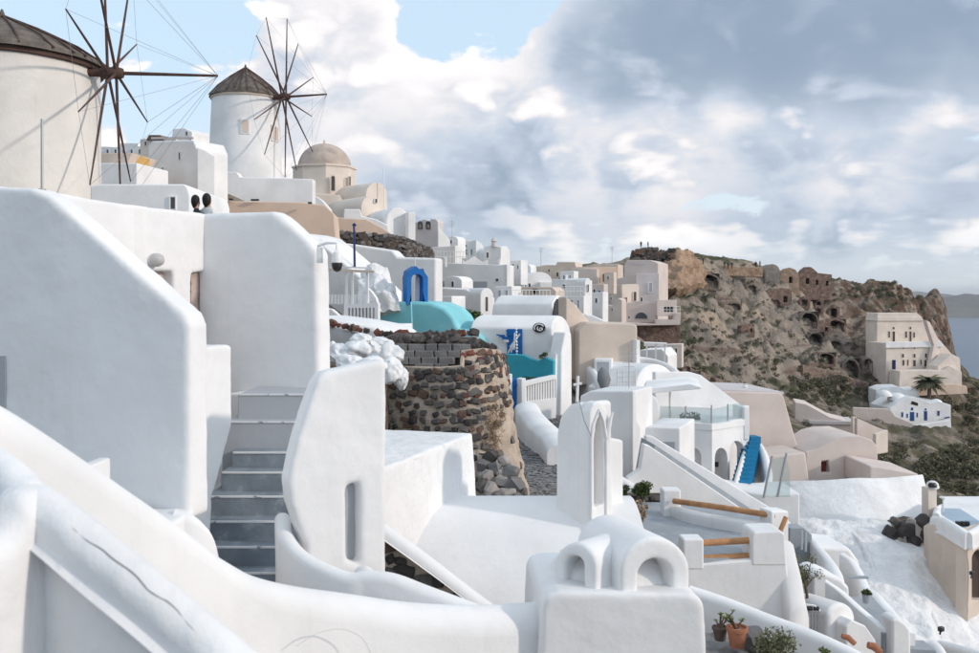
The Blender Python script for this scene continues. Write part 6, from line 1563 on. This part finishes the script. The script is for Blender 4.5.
zl = (HY - 612) * 26.5 / F
V = [Vector((v.x, v.y, zl)) for v in (W(846, 0, 27.8), W(870, 0, 28), W(902, 0, 25.2), W(884, 0, 24.8), W(858, 0, 26))]
k = len(V); V += [v - Vector((0, 0, .5)) for v in V]
build('landing', V, [tuple(range(k)), tuple(range(2 * k - 1, k - 1, -1))] + [(i, (i + 1) % k, (i + 1) % k + k, i + k) for i in range(k)], GREYP, t_, None)
sweep('stair_wall', [(868, 588, 28.6), (876, 594, 28), (888, 608, 26.8), (900, 622, 25.6), (910, 633, 25)], .28, WHITE, t_, rnd=.4, drop=1.8, n=6)
slab('pier', plane(902, 24.6, 6), [(892, 680), (912, 680), (911, 630), (906, 624), (898, 618), (892, 620)], WHITE, t_, thick=.6, bevel=.08, seg=3)
sweep('stair_wall', [(910, 632, 25.6), (925, 638, 25.6), (936, 642, 25.4), (944, 655, 25), (950, 668, 24.8)], .3, WHITE, t_, drop=1.6, n=6)
slab('lower_floor', plane(925, 24.8, 0), [(905, 680), (950, 680), (936, 650), (905, 648)], GREYP, t_, thick=1, bevel=.03)
sweep('outer_wall', [(940, 640, 34), (960, 645, 33), (979, 650, 32), (1010, 660, 31)], .4, WHITE, t_, drop=2, n=5)
slab('grey_beam', plane(860, 27.5, 0), [(849, 579), (869, 579), (869, 577), (849, 577)], GREYP, t_, thick=.15, bevel=.01)
tube('handrail', [W(801.5, 550, 29.4), W(801.5, 530, 29.6)], .04, METAL, t_, 6); tube('handrail', [W(805.5, 552, 29.4), W(805.5, 532, 29.6)], .04, METAL, t_, 6)
t_ = T('vaulted_kiosk', W(838, 640, 23), 'small white barrel-vaulted kiosk behind the grey slatted gate', 'kiosk')
slab('vaulted_body', plane(845, 23, 35), arch(829, 856, 603.5, 665, 14, 16), WHITE, t_, thick=1.1, bevel=.12, seg=3)
slab('ramp', plane(860, 22.6, 20), [(846, 680), (884, 680), (876, 640), (866, 626), (852, 620), (846, 626)], WHITE, t_, thick=1, bevel=.05, seg=3)
t_ = T('slatted_gate', W(806, 632, 22.5), 'small grey slatted gate with black ornaments near the olive tree', 'gate')
fr = plane(806, 22.4, -4)
for k in range(9): slab('slat', fr, [(792 + k * 3.2, 634), (794.6 + k * 3.2, 634), (794.6 + k * 3.2, 612), (792 + k * 3.2, 612)], METAL, t_, thick=.03, smooth=None)
slab('crossbar', fr, rect(791, 821, 615, 617), METAL, t_, thick=.04, off=-.03); slab('crossbar', fr, rect(791, 821, 627, 629), METAL, t_, thick=.04, off=-.03)
for k in range(4):
    p = on(fr, 797 + k * 6.4, 608.5, .0); tube('ornament', [p + Vector((-.055, 0, 0)), p + Vector((.055, 0, 0))], [.05, .05], BLACK, t_, 8)
tube('top_hoop', [on(fr, 792, 611), on(fr, 799, 605.5), on(fr, 806, 604.5), on(fr, 814, 605.5), on(fr, 820, 611)], .025, PLAST, t_, 6)
# olive tree
ob = W(806, 612, 23.4)
t_ = T('olive_tree', ob, 'small thin olive tree in the white stairway', 'tree')
tube('trunk', [ob, ob + Vector((.03, 0, .35)), ob + Vector((-.03, 0, .75))], [.045, .035, .028], mat('bark', (.13, .095, .07)), t_, 7)
rp = random.Random(9); ds, lv = [], []
for k in range(11):
    e_ = ob + Vector((rp.uniform(-.32, .34), rp.uniform(-.3, .3), rp.uniform(.75, 1.28)))
    m0 = ob + Vector((-.02, 0, rp.uniform(.5, .75)))
    ds.append(tube_data([m0, (m0 + e_) / 2 + Vector((0, 0, .05)), e_], [.02, .014, .006], 5))
    lv.append(leaves(rp, e_, (.15, .15, .13), 75, .033, 1, .0))
build('limbs', *join(ds), mat('bark', (.13, .095, .07)), t_, 50); build('crown', *join(lv), OLIVE, t_, fix=False)
t_ = T('potted_plant', W(866, 603, 27), 'small potted plant on the grey landing at lower right', 'potted plant')
lathe('pot', [(.09, 0), (.12, .22), (.13, .24), (.10, .24)], W(866.5, 603, 26.6), SHUT, t_, 14)
V, Fc = leaves(rp, W(866.5, 593, 26.6), (.13, .13, .08), 120, .05); build('foliage', V, Fc, LEAF, t_, fix=False)
for (x_, y_, d, lab) in ((941, 629, 30, 'small black floodlight on the whitewashed slope'), (972, 573, 38.5, 'black box fitting at the right edge below the beige arch')):
    t_ = T('floodlight', W(x_, y_, d), lab, 'lamp')
    box('head', W(x_, y_, d), (.18, .14, .15), BLACK, t_, .5, .03); tube('bracket', [W(x_, y_, d), W(x_ - 1, y_ + 5, d + .2)], .03, BLACK, t_, 6)
# front boundary wall with pots
t_ = T('boundary_wall', W(770, 640, 17.5), 'long white boundary wall behind the cactus pots', 'wall')
sweep('coping_wall', [(690, 586, 18.6), (715, 594, 18.4), (745, 605, 18.1), (775, 617, 17.8), (805, 628, 17.5), (835, 640, 17.2), (862, 654, 16.9), (880, 672, 16.6)], .3, WHITE, t_, drop=2.2, n=6, seg=8)
for (x_, y_, s, lab) in ((848, 639, .09, 'left terracotta cap on the white wall end'), (874, 648, .12, 'larger terracotta cap at the bottom right')):
    o_ = tube('terracotta_cap', [W(x_ - 6, y_ - 3, 17.6), W(x_, y_ - 1.5, 17.6), W(x_ + 7, y_ + 5, 17.5)], [s * .5, s * .6, s * .5], TERRA, None, 10); tag(o_, lab, 'cap')
t_ = T('planting_bed', W(740, 653, 16.5), 'dark gravel planting bed behind the chimney', 'planting bed')
patch('gravel', [[(694, 628, 17.6), (740, 640, 17.2), (800, 655, 16.6)], [(690, 665, 14.8), (740, 668, 14.8), (800, 690, 14.6)]], 30, 14, GBLOCK, t_, amp=.10, sc=4, thick=.5)
def pot(label, px, py_, d, r, h, m, kind, seed):
    p = W(px, py_, d); t_ = T('flower_pot', p, label, 'potted plant')
    lathe('pot', [(r * .68, 0), (r * .95, h * .8), (r * 1.08, h * .82), (r * 1.08, h), (r * .9, h), (r * .85, h * .9)], p, m, t_, 20)
    rp = random.Random(seed); ds, st = [], []
    for k in range(9 if kind else 7):
        a = rp.uniform(0, 6.28); L = rp.uniform(.10, .24); e_ = p + Vector((math.cos(a) * L * .9, math.sin(a) * L * .7, h + L * rp.uniform(.5, 1.1)))
        st.append(tube_data([p + Vector((0, 0, h * .8)), (p + Vector((0, 0, h)) + e_) / 2, e_], [.018, .014, .010], 5))
        for j in range(11):
            b = 2 * math.pi * j / 11; V = []
            dirv = Vector((math.cos(b), math.sin(b), rp.uniform(.2, .9))).normalized(); sd = dirv.cross(Vector((0, 0, 1))).normalized()
            q = e_; l = rp.uniform(.045, .075); w = .014
            V = [q, q + dirv * l * .6 + sd * w, q + dirv * l, q + dirv * l * .6 - sd * w]
            ds.append((V, [(0, 1, 2, 3)]))
    build('stems', *join(st), mat('bark', (.13, .095, .07)), t_, 50); build('leaves', *join(ds), SUCC, t_, fix=False)
pot('dark pot with branching succulent left of the terracotta pot', 720, 640, 16.2, .125, .22, mat('dark_clay', (.12, .095, .08), bump=.3), 0, 31)
pot('orange terracotta pot with green succulent', 737, 647, 15.9, .165, .33, TERRA, 1, 32)
o_ = stone('boulder', None, W(755, 640, 16.3), (.34, .3, .42), (.2, -1, .1), 4, .3, rng); tag(o_, 'grey boulder between the terracotta pot and leafy shrub', 'boulder')
bush('grey_shrub', 'grey-green leafy shrub at the bottom right of the chimney', W(774, 644, 15.6), (.40, .33, .26), 1500, .035, OLIVE, None, 41, 'bush', 14)
bush('small_weed', 'small green weed at the foot of the boundary wall', W(822, 652, 16.6), (.12, .1, .08), 120, .035, SUCC, None, 42, 'bush', 4, False)
# ------------------------------------------------------------------ scrub on the slopes
rng = random.Random(77); ds = []
REG = [((860, 979), (400, 490), 250, 1.4, .4), ((790, 880), (375, 405), 130, 1.3, .35), ((700, 860), (330, 395), 190, .9, .25), ((690, 940), (262, 330), 110, .8, .2), ((930, 1010), (380, 420), 90, 1.6, .5), ((800, 880), (405, 470), 60, 1.0, .3), ((668, 700), (330, 372), 30, 1.0, .3), ((840, 920), (283, 300), 50, 1.0, .3), ((890, 979), (440, 500), 120, 1.3, .4)]
for (xr, yr, n, smax, smin) in REG:
    for k in range(n):
        px, py_ = rng.uniform(*xr), rng.uniform(*yr)
        p = tpt(px, py_, 90)
        if p is None or p.y > 300 or p.y < 100: continue
        if 850 < px < 960 and 384 < py_ < 446 and 150 < p.y < 192: continue
        if abs(py_ - (478 - (px - 895) * .88)) < 13 and 880 < px < 965: continue
        s = rng.uniform(smin, smax)
        for c_ in range(3):
            o_ = Vector((rng.uniform(-.6, .6), rng.uniform(-.6, .6), rng.uniform(.1, .5))) * s
            ds.append(leaves(rng, p + o_, (s * .65, s * .65, s * .5), 34, s * .2, 1, .45))
o_ = build('scrub', *join(ds), SCRUB, None, fix=False)
tag(o_, 'dry green scrub covering the cliff foot and slopes', None, kind='stuff')
